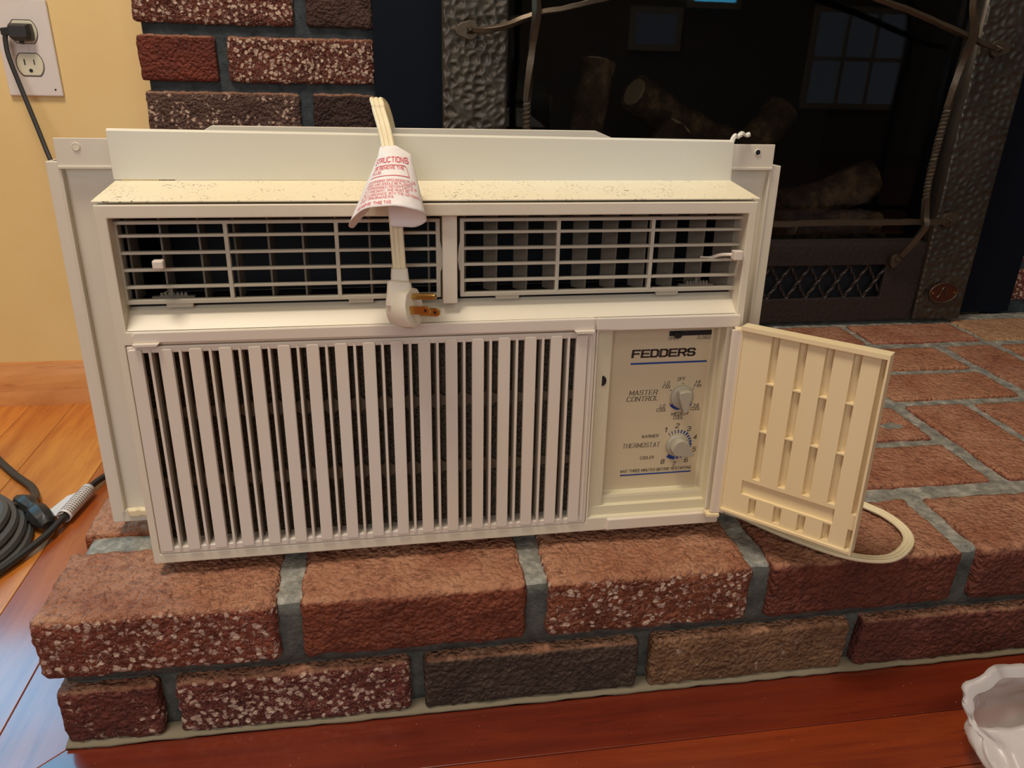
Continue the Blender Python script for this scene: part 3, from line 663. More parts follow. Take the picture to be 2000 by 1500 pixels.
# black cord plugged into the outlet, running down behind the air conditioner
oc = empty('appliance_cord', (-.1852, WY-.0068, .5715), label='black power cord plugged into the upper wall socket', cat='power cord')
pl = MB(); pl.loft([[(a*.0132, -y_, b_*.0105) for a, b_ in ((-1,-1),(-.6,-1.15),(.6,-1.15),(1,-1),(1.1,.0),(1,1),(-1,1),(-1.1,0))] for y_ in (0.0, .010)]+[[(a*.0110-.002, -.0165, b_*.0075) for a, b_ in ((-1,-1),(-.6,-1.1),(.6,-1.1),(1,-1),(1.05,.0),(1,1),(-1,1),(-1.05,0))]])
pl.loft([[(-.009, -.006, -.006), (-.009, -.0165, -.006), (-.009, -.0165, .006), (-.009, -.006, .006)], [(-.024, -.008, -.005), (-.024, -.015, -.005), (-.024, -.015, .004), (-.024, -.008, .004)]])
pl.build('plug', M['rubber'], oc, bevel=.0012)
Q = catmull([(-.019, -.0115, -.002), (-.0205, -.013, -.014), (-.0190, -.016, -.035), (-.010, -.020, -.075), (.004, -.03, -.125), (.020, -.045, -.175), (.046, -.07, -.235), (.085, -.11, -.30), (.12, -.20, -.40), (.11, -.22, -.52), (.09, -.18, -.561)], 8)
MB().sweep(Q, .0034, 8).build('cord', M['rubber'], oc, smooth=True)
MB().sweep([(-.004, 0.0, -.0135), (-.004, -.004, -.0135)], .0025, 8).build('ground_pin', M['black'], oc)

# ================================================================== AIR CONDITIONER
AO = (0.1002, 0.0515, 0.1506); AYAW, ATILT = .0144, .0439
ac = empty('air_conditioner', AO, (-ATILT, 0, AYAW), label='off-white window air conditioner with its control door open on the hearth', cat='air conditioner')
Wd, Ht = .5181, .3068
def AC(mb, *a, **k): return mb.build(*a, parent=ac, **k)
# case: hood + body
hood = MB()
hood.add([(-.0012,.0010,.3083),(Wd+.0012,.0010,.3083),(Wd+.0012,.0010,.3096),(-.0012,.0010,.3096),
          (.0015,.056,.3166),(Wd-.0015,.056,.3166),(Wd-.0015,.056,.3180),(.0015,.056,.3180)],
         [(0,1,2,3),(4,7,6,5),(0,4,5,1),(3,2,6,7),(0,3,7,4),(1,5,6,2)])
AC(hood, 'case_top', M['sleeve'], bevel=.0004)
body = MB(); body.box(.004, .514, .131, .345, -.004, .298); body.box(.004, .514, .062, .131, -.004, .205); body.box(.004, .514, .062, .131, .2992, .3000)
AC(body, 'case', M['side'], bevel=.002)
# bezel
bx_ = MB()
xs = [0, .0060, .0082, .3850, .3868, .5035, .5108, Wd]; zs = [0, .0092, .0139, .1980, .1990, .2100, .2970, Ht]
def solid(i, j):
    if i in (0, 6): return not (i == 6 and j == 2 and False)
    if j == 6: return True
    if j == 4: return True
    if j == 5: return i == 1 and False or False if 2 <= i <= 5 else True
    if i in (1, 2) and j in (1, 2, 3): return False
    if i == 3: return True
    if i in (4,) and j in (2,): return False
    if j == 3: return i >= 3
    return True
bx_.cells(xs, zs, lambda i, j: (False if (2 <= i <= 5 and j == 5) else (True if j in (0, 4, 6) or i in (0, 6) else (False if (i in (1, 2) and j in (1, 2, 3)) else (False if (i == 4 and j == 2) else True)))), 0, .052)
bz = AC(bx_, 'bezel', M['cream'], bevel=.0022, seg=3, smooth=True, angle=40)
# louver recess: sill, back and divider
sl = MB(); sl.add([(.0078,.0015,.2105),(.5112,.0015,.2105),(.5112,.0200,.2250),(.0078,.0200,.2250)],[(0,1,2,3)])
sl.build('louver_sill', M['cream'], bz, fix=False)
MB().box(.2541, .2660, .006, .050, .2245, .2965).build('divider', M['cream'], bz, bevel=.0008)
vi = MB(); vi.box(.0078, .5112, .128, .130, .2100, .2975); vi.box(.006, .0078, .052, .128, .21, .2975); vi.box(.5112, .513, .052, .128, .21, .2975); vi.box(.0078, .5112, .021, .128, .2080, .2095); vi.box(.0078, .5112, .053, .128, .2975, .299)
vi.box(.0079, .0090, .030, .053, .2262, .2968); vi.box(.5100, .5111, .030, .053, .2262, .2968); vi.box(.0079, .5111, .0215, .053, .2240, .2258); vi.box(.0079, .5111, .022, .053, .2955, .2969)
vi.build('vent_interior', M['dark'], bz)
# little mitred lip piece between the cap strips
MB().prism([(.3842,.2000),(.4060,.1990),(.5145,.1985),(.5145,.2095),(.3842,.2105)], -.0022, .001, 'y').build('control_header', M['cream_clean'], bz, bevel=.0008)
MB().prism([(.4045,.0012),(.5165,.0010),(.5165,.0128),(.4055,.0128)], -.0030, .001, 'y').build('control_footer', M['cream_clean'], bz, bevel=.0010)
# louver grilles
def louver(u0, u1, mull, vanes, ang, knob, rack):
    z0, z1 = .2288, .2932; y0 = .0110
    xs = [u0, u0+.0034]; 
    for q in mull: xs += [q-.0016, q+.0016]
    xs += [u1-.0034, u1]
    fr = MB().cells(xs, [z0, z0+.0034, z1-.0026, z1], lambda i, j: j != 1 or i % 2 == 0, y0, y0+.006)
    fr.prism([(u0-.0012,.2700),(u0+.001,.2800),(u0+.0012,.2480),(u0-.0010,.2520),(u0-.0022,.2600)], y0, y0+.002, 'y')
    fr.prism([(u1+.0012,.2700),(u1-.001,.2800),(u1-.0012,.2480),(u1+.0010,.2520),(u1+.0022,.2600)], y0, y0+.002, 'y')
    for a in (u0+.030, u1-.075): fr.box(a, a+.020, y0+.002, y0+.006, z0-.0035, z0)
    g = AC(fr, 'louver_grille', M['louver'], bevel=.0005)
    for zz in (.2819, .2688, .2556, .2422):
        MB().box(u0+.003, u1-.003, y0+.0004, y0+.0056, zz-.0011, zz+.0011).build('slat', M['louver'], g, bevel=.0004)
    for x_ in vanes:
        c, s_ = math.cos(ang), math.sin(ang); mb = MB()
        L_ = .017; t = .0009
        def pp(a, b_): return (x_+a*s_+b_*c, .0245+a*c-b_*s_)
        poly = [pp(0, -t), pp(0, t), pp(L_, t), pp(L_, -t)]
        mb.prism(poly, .2285, .2935, 'z'); mb.build('vane', M['vane'], g, bevel=.0004)
    if knob == 'L':
        kb = MB().box(.0346, .0428, -.0010, .0060, .2588, .2655); kb.box(.0365, .039, .006, .024, .261, .2635)
        kb.build('lever', M['cream_clean'], g, bevel=.0012)
    else:
        P = catmull([(.4810, .022, .2560), (.4870, .016, .2568), (.4940, .010, .2605), (.5030, .004, .2618)], 6)
        kb = MB().sweep(P, .0016, 8); kb.box(.5012, .5092, -.0020, .0050, .2580, .2658)
        kb.build('lever', M['cream_clean'], g, bevel=.0010)
    rk = MB(); a0 = rack
    for q in range(7): rk.prism([(a0+q*.003, .2322), (a0+q*.003+.003, .2322), (a0+q*.003+.0022, .2352), (a0+q*.003+.0008, .2352)], .022, .024, 'y')
    rk.box(a0-.006, a0+.026, .022, .026, .2290, .2322); rk.box(a0+.008, a0+.0105, .021, .0235, .2322, .2420)
    rk.build('pivot_rack', M['vane'], g)
    return g
louver(.0072, .2527, [.0880, .1712], [.0130, .0372, .0655, .0918, .1175, .1440, .1700, .1965, .2235, .2440], .10, 'L', .031)
louver(.2688, .5150, [.3505, .4320], [.2745, .3010, .3270, .3530, .3790, .4050, .4310, .4575, .4840, .5085], -.55, 'R', .470)
# intake grille
pit = .02245; u0s = .0077
zs = [.0097, .0160, .1925, .1983]; xs = [.0065, .0085, .3778, .3845]
ig = AC(MB().cells(xs, zs, lambda i, j: not (i == 1 and j == 1), -.0004, .016), 'intake_grille', M['cream_clean'], bevel=.0012, seg=2)
fr = [Vector((x_, -.0004, z_)) for x_, z_ in ((.0088, .0122), (.3822, .0122), (.3822, .1965), (.0088, .1965))]
rbk = []
for k in range(17):
    a = u0s+k*pit
    pts = []
    for (cx, cz, a0) in ((a+.0101-.0016, .1960-.0016, 0), (a+.0016, .1960-.0016, 90), (a+.0016, .0130+.0016, 180), (a+.0101-.0016, .0130+.0016, 270)):
        for q in range(4): t = math.radians(a0+q*30); pts.append((cx+.0016*math.cos(t), cz+.0016*math.sin(t)))
    MB().prism(pts, -.0022, .0035, 'y').build('slat', M['cream_clean'], ig, bevel=.0006)
    if k < 17:
        c = a+.0101+.0058
        if k == 16: c = a+.0101+.0030
        rb = MB().prism([(c-.0011, .0145), (c, .0125), (c+.0011, .0145), (c+.0011, .1940), (c, .1960), (c-.0011, .1940)], -.0016, .007, 'y')
        rbk.append(c)
        rb.build('rib', M['cream_clean'], ig, bevel=.0003)
br = MB()
for vz in (.1365, .0725):
    P = []; n = 17*8
    top = []; bot = []
    for q in range(n+1):
        x_ = .0085+(.3778-.0085)*q/n; ph = ((x_-u0s-.0159)/pit) % 1; d_ = min(ph, 1-ph); h_ = .0038+.0050*math.exp(-(d_/.16)**2)
        top.append((x_, vz+h_)); bot.append((x_, vz-h_))
    br.prism(top+bot[::-1], .011, .0145, 'y')
for c in rbk: br.box(c-.0020, c+.0020, .0078, .0132, .0165, .1920)
br.build('rear_brace', M['brace'], ig)
MB().box(.0066, .3840, .0162, .019, .0100, .1980).build('filter', M['filter'], ig)
cp = MB().prism([(.0123, .2014), (.0123, .2075), (.0150, .2104), (.3824, .2108), (.3824, .1996), (.3800, .2004)], -.0030, .001, 'y')
cp.build('grille_cap', M['cream_clean'], ig, bevel=.0010)
MB().prism([(.0128, .1990), (.0305, .1990), (.0325, .2018), (.0128, .2018)], -.0058, -.002, 'y').build('release_tab', M['cream_clean'], ig, bevel=.0006)
MB().prism([(.3660, .1978), (.3820, .1978), (.3820, .2008), (.3640, .2008)], -.0058, -.002, 'y').build('release_tab', M['cream_clean'], ig, bevel=.0006)
# control recess and panel
rc = MB()
rc.strip([(.3866, .0008), (.3880, .0045), (.4008, .0055), (.4022, .0075), (.4024, .0162), (.4045, .0166)], .0139, .198, 'z')
rc.strip([(.4965, .0166), (.4985, .0150), (.5000, .0100), (.5018, .0085), (.5030, .0040), (.5040, .0010)], .0139, .198, 'z')
rc.add([(.4022,.0150,.0139)]*0, [])
def hstrip(prof, x0, x1):
    n = len(prof); rc.add([(x0, y_, z_) for y_, z_ in prof]+[(x1, y_, z_) for y_, z_ in prof], [(i, i+1, n+i+1, n+i) for i in range(n-1)])
hstrip([(.0166, .0345), (.0150, .0330), (.0095, .0325), (.0088, .0300), (.0082, .0245), (.0045, .0235), (.0035, .0150), (.0005, .0139)], .3870, .5040)
rr_ = AC(rc, 'control_recess', M['recess'], fix=False)
MB().prism([(.3936+.0040*math.cos(t*math.pi/10), .1507+.0048*math.sin(t*math.pi/10)) for t in range(-5, 6)], .0042, .0052, 'y').build('latch_hole', M['black'], rr_)
PY = .0160
pn = AC(MB().box(.4035, .4975, PY, .020, .0325, .1985), 'control_panel', M['plate'], bevel=.0004)
pf = lambda s_, t_: (s_, PY-.00025, t_)
tb = MB(); text_strokes(tb, 'FEDDERS', .4240, .1676, .0582, .0064, pf, thick=1.5, slant=.05); br_ = tb.build('brand_lettering', M['ink'], pn, fix=False)
tb = MB()
text_strokes(tb, 'MASTER', .4240, .1310, .0262, .0042, pf, .75, .12, serif=True)
text_strokes(tb, 'CONTROL', .4218, .1249, .0300, .0042, pf, .75, .12, serif=True)
text_strokes(tb, 'THERMOSTAT', .4212, .0775, .0362, .0042, pf, .75, .12, serif=True)
def ctext(t, cx, cz, w_, h_, th=.85): text_strokes(tb, t, cx-w_/2, cz-h_/2, w_, h_, pf, th, .15)
ctext('OFF', .4725, .1448, .0072, .0030); ctext('LO', .4590, .1413, .0046, .0030); ctext('FAN', .4586, .1376, .0068, .0030)
ctext('HI', .4890, .1413, .0036, .0030); ctext('FAN', .4890, .1376, .0068, .0030)
ctext('LO', .4567, .1187, .0046, .0030); ctext('COOL', .4561, .1149, .0096, .0030)
ctext('HI', .4898, .1180, .0036, .0030); ctext('COOL', .4893, .1146, .0096, .0030)
ctext('MEDIUM', .4742, .1100, .0160, .0030); ctext('COOL', .4735, .1062, .0098, .0030)
ctext('WARMER', .4473, .0885, .0160, .0028); ctext('COOLER', .4460, .0662, .0134, .0028)
ctext('OPEN', .4610, .1843, .0088, .0027); ctext('CLOSED', .4901, .1843, .0124, .0027)
text_strokes(tb, 'WAIT THREE MINUTES BEFORE RESTARTING', .4207, .0516, .0705, .0027, pf, .95, .15)
for ch, x_, z_ in (('1', .4617, .0943), ('2', .4732, .0977), ('3', .4850, .0940), ('4', .4922, .0850), ('5', .4925, .0722), ('6', .4856, .0612), ('7', .4735, .0576), ('8', .4619, .0610)):
    ctext(ch, x_, z_, .0018 if ch == '1' else .0030, .0043, .9)
def dots(angs, cx, cz, r_):
    for a in angs:
        a = math.radians(a); x_, z_ = cx+r_*math.cos(a), cz+r_*math.sin(a)
        tb.add([pf(x_+.0006*math.cos(q*.785), z_+.0006*math.sin(q*.785)) for q in range(8)], [tuple(range(8))])
K1 = (.4745, .1275); K2 = (.4748, .0778)
dots([90, 33, 150, 212, -33, -95], *K1, .0128)
tag(tb.build('dial_lettering', M['ink'], pn, fix=False), kind='stuff')
bb = MB()
def arc(cx, cz, r0, r1, a0, a1):
    n = max(1, int(abs(a1-a0)/6))
    for q in range(n):
        p, p2 = math.radians(a0+(a1-a0)*q/n), math.radians(a0+(a1-a0)*(q+1)/n)
        bb.add([pf(cx+r0*math.cos(p), cz+r0*math.sin(p)), pf(cx+r1*math.cos(p), cz+r1*math.sin(p)), pf(cx+r1*math.cos(p2), cz+r1*math.sin(p2)), pf(cx+r0*math.cos(p2), cz+r0*math.sin(p2))], [(0, 1, 2, 3)])
def line(x0, x1, z_, t): bb.add([pf(x0, z_-t/2), pf(x1, z_-t/2), pf(x1, z_+t/2), pf(x0, z_+t/2)], [(0, 1, 2, 3)])
line(.4227, .4953, .1614, .0017); bb.build('blue_rule', M['blue'], pn, fix=False); bb = MB(); line(.4207, .4918, .0488, .0014); bb.build('blue_rule', M['blue'], pn, fix=False); bb = MB()
arc(*K1, .0112, .0138, 218, 262); arc(*K1, .0112, .0138, -60, -38)
for k in range(12):
    a = 127-k*12.6; wd_ = 1.3+k*.32; arc(*K2, .0122, .0158-(.0010 if k > 6 else 0), a-wd_, a+wd_)
for a in (-52, -68, -84): arc(*K2, .0118, .0148, a-4.5, a+4.5)
arc(*K2, .0118, .0154, -128, -93)
tag(bb.build('dial_marks', M['blue'], pn, fix=False), kind='stuff')
MB().box(.4568, .4968, PY-.0004, PY+.002, .1866, .1912).build('slider_slot', M['black'], pn)
MB().prism([(.4608, .1900), (.4612, .1858), (.4625, .1850), (.4660, .1850), (.4674, .1860), (.4690, .1900)], PY-.0035, PY, 'y').build('slider', M['black'], pn, bevel=.0008)
def knob(c, grip_poly, lab):
    n = 32; rings = []
    for r_, y_ in ((.0112, 0), (.0112, -.0025), (.0106, -.0035), (.0098, -.0038)):
        rings.append([(c[0]+r_*math.cos(2*math.pi*k/n), PY+y_, c[1]+r_*math.sin(2*math.pi*k/n)) for k in range(n)])
    kb = MB().loft(rings); kb.prism([(c[0]+x_, c[1]+z_) for x_, z_ in grip_poly], PY-.0115, PY-.003, 'y')
    o = kb.build('knob', M['knob'], pn, bevel=.0007, smooth=True, angle=30); o['label'] = lab
def rot(P, a): c, s_ = math.cos(a), math.sin(a); return [(x_*c-z_*s_, x_*s_+z_*c) for x_, z_ in P]
g1 = rot([(.0128, .0018), (.0128, -.0018), (-.0040, -.0062), (-.0080, -.0052), (-.0090, 0), (-.0080, .0052), (-.0040, .0062)], math.radians(-86))
g2 = rot([(.0150, .0010), (.0150, -.0010), (.0020, -.0070), (-.0030, -.0078), (-.0070, -.0050), (-.0082, 0), (-.0070, .0056), (-.0030, .0088), (.0030, .0090)], math.radians(-28))
knob(K1, g1, 'upper grey knob pointing down'); knob(K2, g2, 'lower grey knob pointing to six')
# door
uh, dh, th = .512, .013, math.radians(47.5); cD, sD = math.cos(th), math.sin(th)
def DM(s_, n_, v_): return (uh+s_*cD-n_*sD, -(dh+s_*sD+n_*cD), v_)
gc = [(.0265, .0333), (.0497, .0567), (.0715, .0783), (.0933, .0998)]
xs = [0, .0012, .0030]; 
for a, b_ in gc: xs += [a, b_]
xs = sorted(set(xs+[.0178, .1008, .1140, .1188, .1205])); zs = sorted([.0222, .0245, .0262, .0430, .0446, .0590, .0625, .1096, .1108, .1548, .1560, .1972, .1998, .2035])
def dheight(i, j):
    x_ = (xs[i]+xs[i+1])/2; z_ = (zs[j]+zs[j+1])/2
    if z_ > .1998 or x_ > .1188: return .0035
    if x_ < .0012: return .0012
    if z_ < .0245: return .0022
    if .0446 < z_ < .0590: return -.0032 if .0178 < x_ < .1008 else 0
    if x_ > .1140: return -.0055
    for a, b_ in gc:
        if a < x_ < b_:
            if .0262 < z_ < .0430 or .0625 < z_ < .1096 or .1108 < z_ < .1548 or .1560 < z_ < .1998: return -.0062
            return 0 if not (.1096 < z_ < .1108 or .1548 < z_ < .1560) else -.0004
    if z_ > .1972 and x_ > .003: return -.0002
    return 0
dm = MB(); nx, nz = len(xs)-1, len(zs)-1
HH = [[dheight(i, j) for j in range(nz)] for i in range(nx)]; BACK = -.0095
for i in range(nx):
    for j in range(nz):
        h = HH[i][j]; x0, x1, z0, z1 = xs[i], xs[i+1], zs[j], zs[j+1]
        # chamfer at panel tops
        dm.add([DM(x0, h, z0), DM(x1, h, z0), DM(x1, h, z1), DM(x0, h, z1)], [(0, 1, 2, 3)])
        dm.add([DM(x0, BACK, z0), DM(x1, BACK, z0), DM(x1, BACK, z1), DM(x0, BACK, z1)], [(3, 2, 1, 0)])
        for (di, dj, e0, e1) in ((-1, 0, (x0, z0), (x0, z1)), (1, 0, (x1, z0), (x1, z1)), (0, -1, (x0, z0), (x1, z0)), (0, 1, (x0, z1), (x1, z1))):
            a, b_ = i+di, j+dj; h2 = HH[a][b_] if 0 <= a < nx and 0 <= b_ < nz else BACK
            if h2 < h-1e-9: dm.add([DM(e0[0], h, e0[1]), DM(e1[0], h, e1[1]), DM(e1[0], h2, e1[1]), DM(e0[0], h2, e0[1])], [(0, 1, 2, 3)])
bm_ = bmesh.new(); me_ = bpy.data.meshes.new('t'); me_.from_pydata(dm.v, [], dm.f); bm_.from_mesh(me_); bmesh.ops.remove_doubles(bm_, verts=bm_.verts, dist=1e-6)
dm.v = [tuple(v_.co) for v_ in bm_.verts]; dm.f = [tuple(q.index for q in f_.verts) for f_ in bm_.faces]; bm_.free(); bpy.data.meshes.remove(me_)
dr = AC(dm, 'control_door', M['door']); dr['label'] = 'open control door, ribbed inside facing out'
fl = MB(); prof = [(.5035, -.0100), (.5050, -.0118), (.5100, -.0120), (.5130, -.0132), (.5150, -.0150), (.5150, -.0110), (.5128, -.0105), (.5100, -.0100), (.5040, -.0085)]
fl.prism(prof, .0178, .1990, 'z'); fl.build('hinge_flange', M['cream_clean'], dr, bevel=.0004)
MB().prism([(.5000, -.0125), (.5125, -.0140), (.5125, -.0040), (.5000, -.0040)], .0130, .0172, 'z').build('hinge_pin', M['door'], dr, bevel=.0010)
MB().prism([(.5060, -.0110), (.5160, -.0140), (.5200, -.0060), (.5090, -.0030)], .1960, .2000, 'z').build('hinge_pin', M['door'], dr, bevel=.0010)
# top mounting rail
rl = MB().add([(.0005,.055,.3187),(.5168,.055,.3170),(.5158,.055,.3510),(.0005,.055,.3556),(.0005,.058,.3187),(.5168,.058,.3170),(.5158,.058,.3510),(.0005,.058,.3556),
               (.0005,.0585,.3572),(.5158,.0585,.3524)], [(0,1,2,3),(0,4,5,1),(4,7,6,5),(0,3,7,4),(1,5,6,2),(3,2,9,8),(7,8,9,6),(3,8,7),(2,6,9)])
ra = AC(rl, 'mounting_rail', M['rail'], bevel=.0004)
MB().prism([(.0600, .3500), (.0760, .3592), (.3935, .3582), (.4200, .3480), (.4200, .3300), (.0600, .3300)], .070, .073, 'y').build('rail_bracket', M['side'], ra, bevel=.0006)
# side closures
for sgn in (-1, 1):
    f = (lambda u: u) if sgn < 0 else (lambda u: Wd-u+.0006)
    def B(mb, u0, u1, y0, y1, z0, z1): a, b_ = sorted((f(u0), f(u1))); mb.box(a, b_, y0, y1, z0, z1)
    zt = .331 if sgn < 0 else .3292; zb = .004
    ty = .349 if sgn < 0 else .348
    sp = MB(); B(sp, -.0525, -.0430, .070, .074, zb, zt); B(sp, -.0430, -.0408, .0685, .076, zb+.010, .3275); B(sp, -.0412, -.0005, .0752, .080, zb, .3275); B(sp, -.0525, -.0505, .074, .095, zb, zt)
    B(sp, -.0430, -.0005, .070, .076, zb, zb+.012)
    so = AC(sp, 'side_closure', M['side'], bevel=.0007); so['label'] = 'left side closure frame' if sgn < 0 else 'right side closure frame'
    e = MB(); B(e, -.0428, -.0010, .0675, .0695, .3275, ty); e2 = e; 
    B(e, -.0428, -.0010, .0665, .0700, .3255, .3280)
    ear = e.build('mounting_ear', M['side'], so, bevel=.0005)
    hc = (-.0268, .3428) if sgn < 0 else (f(.0)-0, 0)
    hx, hz = (-.0268, .3425) if sgn < 0 else (.5452, .3410)
    MB().prism([(hx+.0024*math.cos(k*.5236), hz+.0024*math.sin(k*.5236)) for k in range(12)], .0668, .0676, 'y').build('screw_hole', M['recept'] if sgn < 0 else M['black'], ear)
    rw = [Vector((hx+.0027*math.cos(k*.5236), .0672, hz+.0027*math.sin(k*.5236))) for k in range(12)]
    MB().sweep(rw, .0006, 6, closed=True, ref=(0, 1, 0)).build('hole_rim', M['side'], ear)
    sx = -.0088 if sgn < 0 else .5275; sz = .3165 if sgn < 0 else .3140
    MB().prism([(sx+.0040*math.cos(k*.5236), sz+.0070*math.sin(k*.5236)) for k in range(12)], .0765, .0775, 'y').build('slot_hole', M['black'], so)
AC(MB().loft([[(x_+(.004 if q in (0, 3) else 0), y_, z_+.0022*noise.noise(Vector((x_*300, q, 0)))) for (y_, z_), q in zip(((.063, .0125), (.069, .0125), (.069, .0195), (.063, .0195)), (0, 1, 2, 3))] for x_ in [-.039+.0026*k for k in range(8)]]), 'foam_strip', M['cord'], bevel=.0012)
tw = catmull([(.5145, .058, .3500), (.5180, .060, .3560), (.5215, .062, .3545), (.5260, .063, .3575), (.5300, .064, .3560), (.5335, .064, .3568)], 6)
AC(MB().sweep(tw, [.0019*(1+.25*math.sin(k*.5)) for k in range(len(tw))], 6, twist=5), 'foam_twist', M['rail'], smooth=True, angle=50)

# power cord (three ridged conductors side by side), local coordinates of the unit
def ribbon_section():
    s_ = []; r_ = .38
    for c in (-.70, 0, .70):
        for k in range(1, 6): a = math.pi-math.pi*k/6; s_.append((c+r_*math.cos(a), r_*math.sin(a)))
    for c in (.70, 0, -.70):
        for k in range(1, 6): a = -math.pi*k/6; s_.append((c+r_*math.cos(a), r_*math.sin(a)))
    return s_
RS = ribbon_section()
Mw = Matrix.Translation(AO) @ (Matrix.Rotation(AYAW, 4, 'Z') @ Matrix.Rotation(-ATILT, 4, 'X')); Mi = Mw.inverted()
def loc_(p): return Mi @ Vector(p)
hz = Z3+.0052
loopw = [(.44, .40, Z3+.05), (.56, .36, hz+.004), (.66, .26, hz), (.735, .165, hz), (.7886, .0864, hz), (.803, .060, hz), (.8045, .033, hz), (.790, .0095, hz+.001), (.7577, -.0085, hz+.002), (.723, .004, hz), (.684, .040, hz), (.655, .072, hz+.002), (.638, .100, hz), (.645, .17, hz), (.60, .38, hz), (.52, .47, .20), (.47, .47, .34), (.40, .44, .425)]
topl = [(.2340, .22, .304), (.2280, .14, .308), (.2215, .102, .328), (.2175, .084, .354), (.2120, .067, .3750), (.2068, .050, .3812), (.2078, .041, .3775), (.2084, .038, .3735), (.2113, .028, .3626), (.2135, .020, .3517), (.2154, .008, .3356), (.2164, -.004, .3179), (.2171, -.010, .2996), (.2179, -.013, .2806), (.2185, -.016, .2640), (.2186, -.018, .2580)]
cpts = [loc_(p) for p in loopw]+[Vector(p) for p in topl]
Q = catmull(cpts, 9)
refs = []
nl = len(loopw)*9
for i, q in enumerate(Q):
    t = (Q[min(i+1, len(Q)-1)]-Q[max(i-1, 0)]).normalized()
    if i < nl-27: r_ = t.cross(Vector((0, 0, 1)))*-1
    else: r_ = Vector((1, 0, .0))
    if i >= nl-27 and i < nl-9: k = (i-(nl-27))/18; r_ = (t.cross(Vector((0, 0, 1)))*-1).normalized().lerp(Vector((1, 0, 0)), k)
    refs.append(r_)
pc = AC(MB().sweep(Q, .0050, section=RS, ref=refs), 'power_cord', M['cord'], smooth=True, angle=60)
# plug: axis a points along the blades
a_ = Vector((.80, -.57, .12)).normalized(); upv = Vector((-.08, .0, 1)); upv = (upv-a_*upv.dot(a_)).normalized(); c_ = a_.cross(upv)
F0 = Vector((.2290, -.030, .2318))
def PP(s_, c, h): return F0+a_*s_+c_*c+upv*h
out = [(-.0125, -.004), (-.0095, -.0125), (-.003, -.0155), (.004, -.0155), (.0100, -.0125), (.0130, -.004), (.0125, .006), (.0085, .013), (.0, .0165), (-.0085, .013), (-.0122, .006)]
def ring(s_, k, dz=0, dc=0): return [PP(s_, x_*k+dc, z_*k+dz) for x_, z_ in out]
pb = MB().loft([ring(0, .94), ring(-.0010, 1), ring(-.0085, 1.0), ring(-.0150, .86), ring(-.0215, .66, -.002)])
neck = [Vector((.2186, -.018, .2605)), Vector((.2186, -.0185, .2545)), Vector((.2188, -.0200, .2500)), Vector((.2180, -.0210, .2490)), Vector((.2180, -.0225, .2440)), Vector((.2175, -.0230, .2330))]
pb.sweep(neck, [.0062, .0068, .0070, .0092, .0096, .0105], section=[(1, .62), (.8, .8), (-.8, .8), (-1, .62), (-1, -.62), (-.8, -.8), (.8, -.8), (1, -.62)], ref=(1, 0, 0))
pg = pb.build('plug', M['plug'], pc, bevel=.0009, seg=2, smooth=True, angle=40)
def blade(c, h0, lab=None):
    n = 8; L_ = .0185; prof = [(0, -.0032), (L_-.003, -.0032), (L_-.0008, -.0022), (L_, 0), (L_-.0008, .0022), (L_-.003, .0032), (0, .0032)]
    vv = [PP(s_, c-.0008, h0+z_) for s_, z_ in prof]+[PP(s_, c+.0008, h0+z_) for s_, z_ in prof]; m_ = len(prof)
    mb = MB().add(vv, [tuple(range(m_)), tuple(range(2*m_-1, m_-1, -1))]+[(i, (i+1) % m_, m_+(i+1) % m_, m_+i) for i in range(m_)])
    o = mb.build('blade', M['brass'], pc, bevel=.0003)
    hd = MB()
    for sg in (-1, 1): hd.add([PP(L_-.0045+.0013*math.cos(q*.7854), c+sg*.00086, h0+.0013*math.sin(q*.7854)) for q in range(8)], [tuple(range(8))])
    hd.build('blade_hole', M['black'], pc)
blade(-.0063, -.0052); blade(.0063, .0000)
MB().sweep([PP(0, 0, .0090), PP(.018, 0, .0090), PP(.0205, 0, .0090), PP(.0212, 0, .0090)], [.0024, .0024, .0018, .0006], 12).build('ground_pin', M['brass'], pc, smooth=True, angle=40)
# warning tag: paper folded round the cord
S0 = [(.2100,.0125,.3482),(.2160,.0120,.3486),(.2185,.0140,.3487),(.2195,.017,.3487),(.2190,.021,.3487),(.2170,.0225,.3487),(.2140,.0230,.3487),(.2110,.0225,.3483),(.2090,.0210,.3480),(.2080,.018,.3476),(.2078,.0155,.3474),(.2085,.014,.3474),(.2092,.013,.3475),(.2098,.0128,.3478)]
S0 = [(x_, y_-.0000, z_) for x_, y_, z_ in S0]
S1 = [(.2107,.010,.3425),(.2164,.008,.3432),(.2241,.006,.3434),(.2295,.003,.3436),(.2301,-.001,.3432),(.2237,-.006,.3444),(.2180,-.008,.3449),(.2123,-.008,.3445),(.2086,-.004,.3430),(.2067,0,.3419),(.2059,.004,.3412),(.2071,.008,.3409),(.2087,.009,.3412),(.2100,.009,.342)]
S2 = [(.2128,-.018,.2924),(.2235,-.020,.2923),(.2317,-.024,.2929),(.2390,-.032,.2983),(.2370,-.042,.3055),(.2282,-.050,.3101),(.2174,-.052,.3126),(.2067,-.050,.3120),(.1948,-.044,.3094),(.1863,-.034,.3017),(.1823,-.024,.2945),(.1853,-.016,.2912),(.1905,-.012,.2963),(.1981,-.012,.3046)]
# S0 cross-section sits around the cord at y=+.016
S0 = [(x_, y_, z_) for x_, y_, z_ in S0]
def sec_at(t):
    # 0..1 ; blend S0-S1 until .12 then S1-S2
    if t < .12: A, B, k = S0, S1, t/.12
    else: A, B, k = S1, S2, (t-.12)/.88
    k2 = k if t < .12 else k
    P = [Vector(a).lerp(Vector(b_), k2) for a, b_ in zip(A, B)]
    if t >= .12:
        bow = math.sin(math.pi*k)*.004
        P = [p+Vector((0, -bow*.6, 0)) for p in P]
    return catmull(P, 4)
rows = [sec_at(t/26) for t in range(27)]
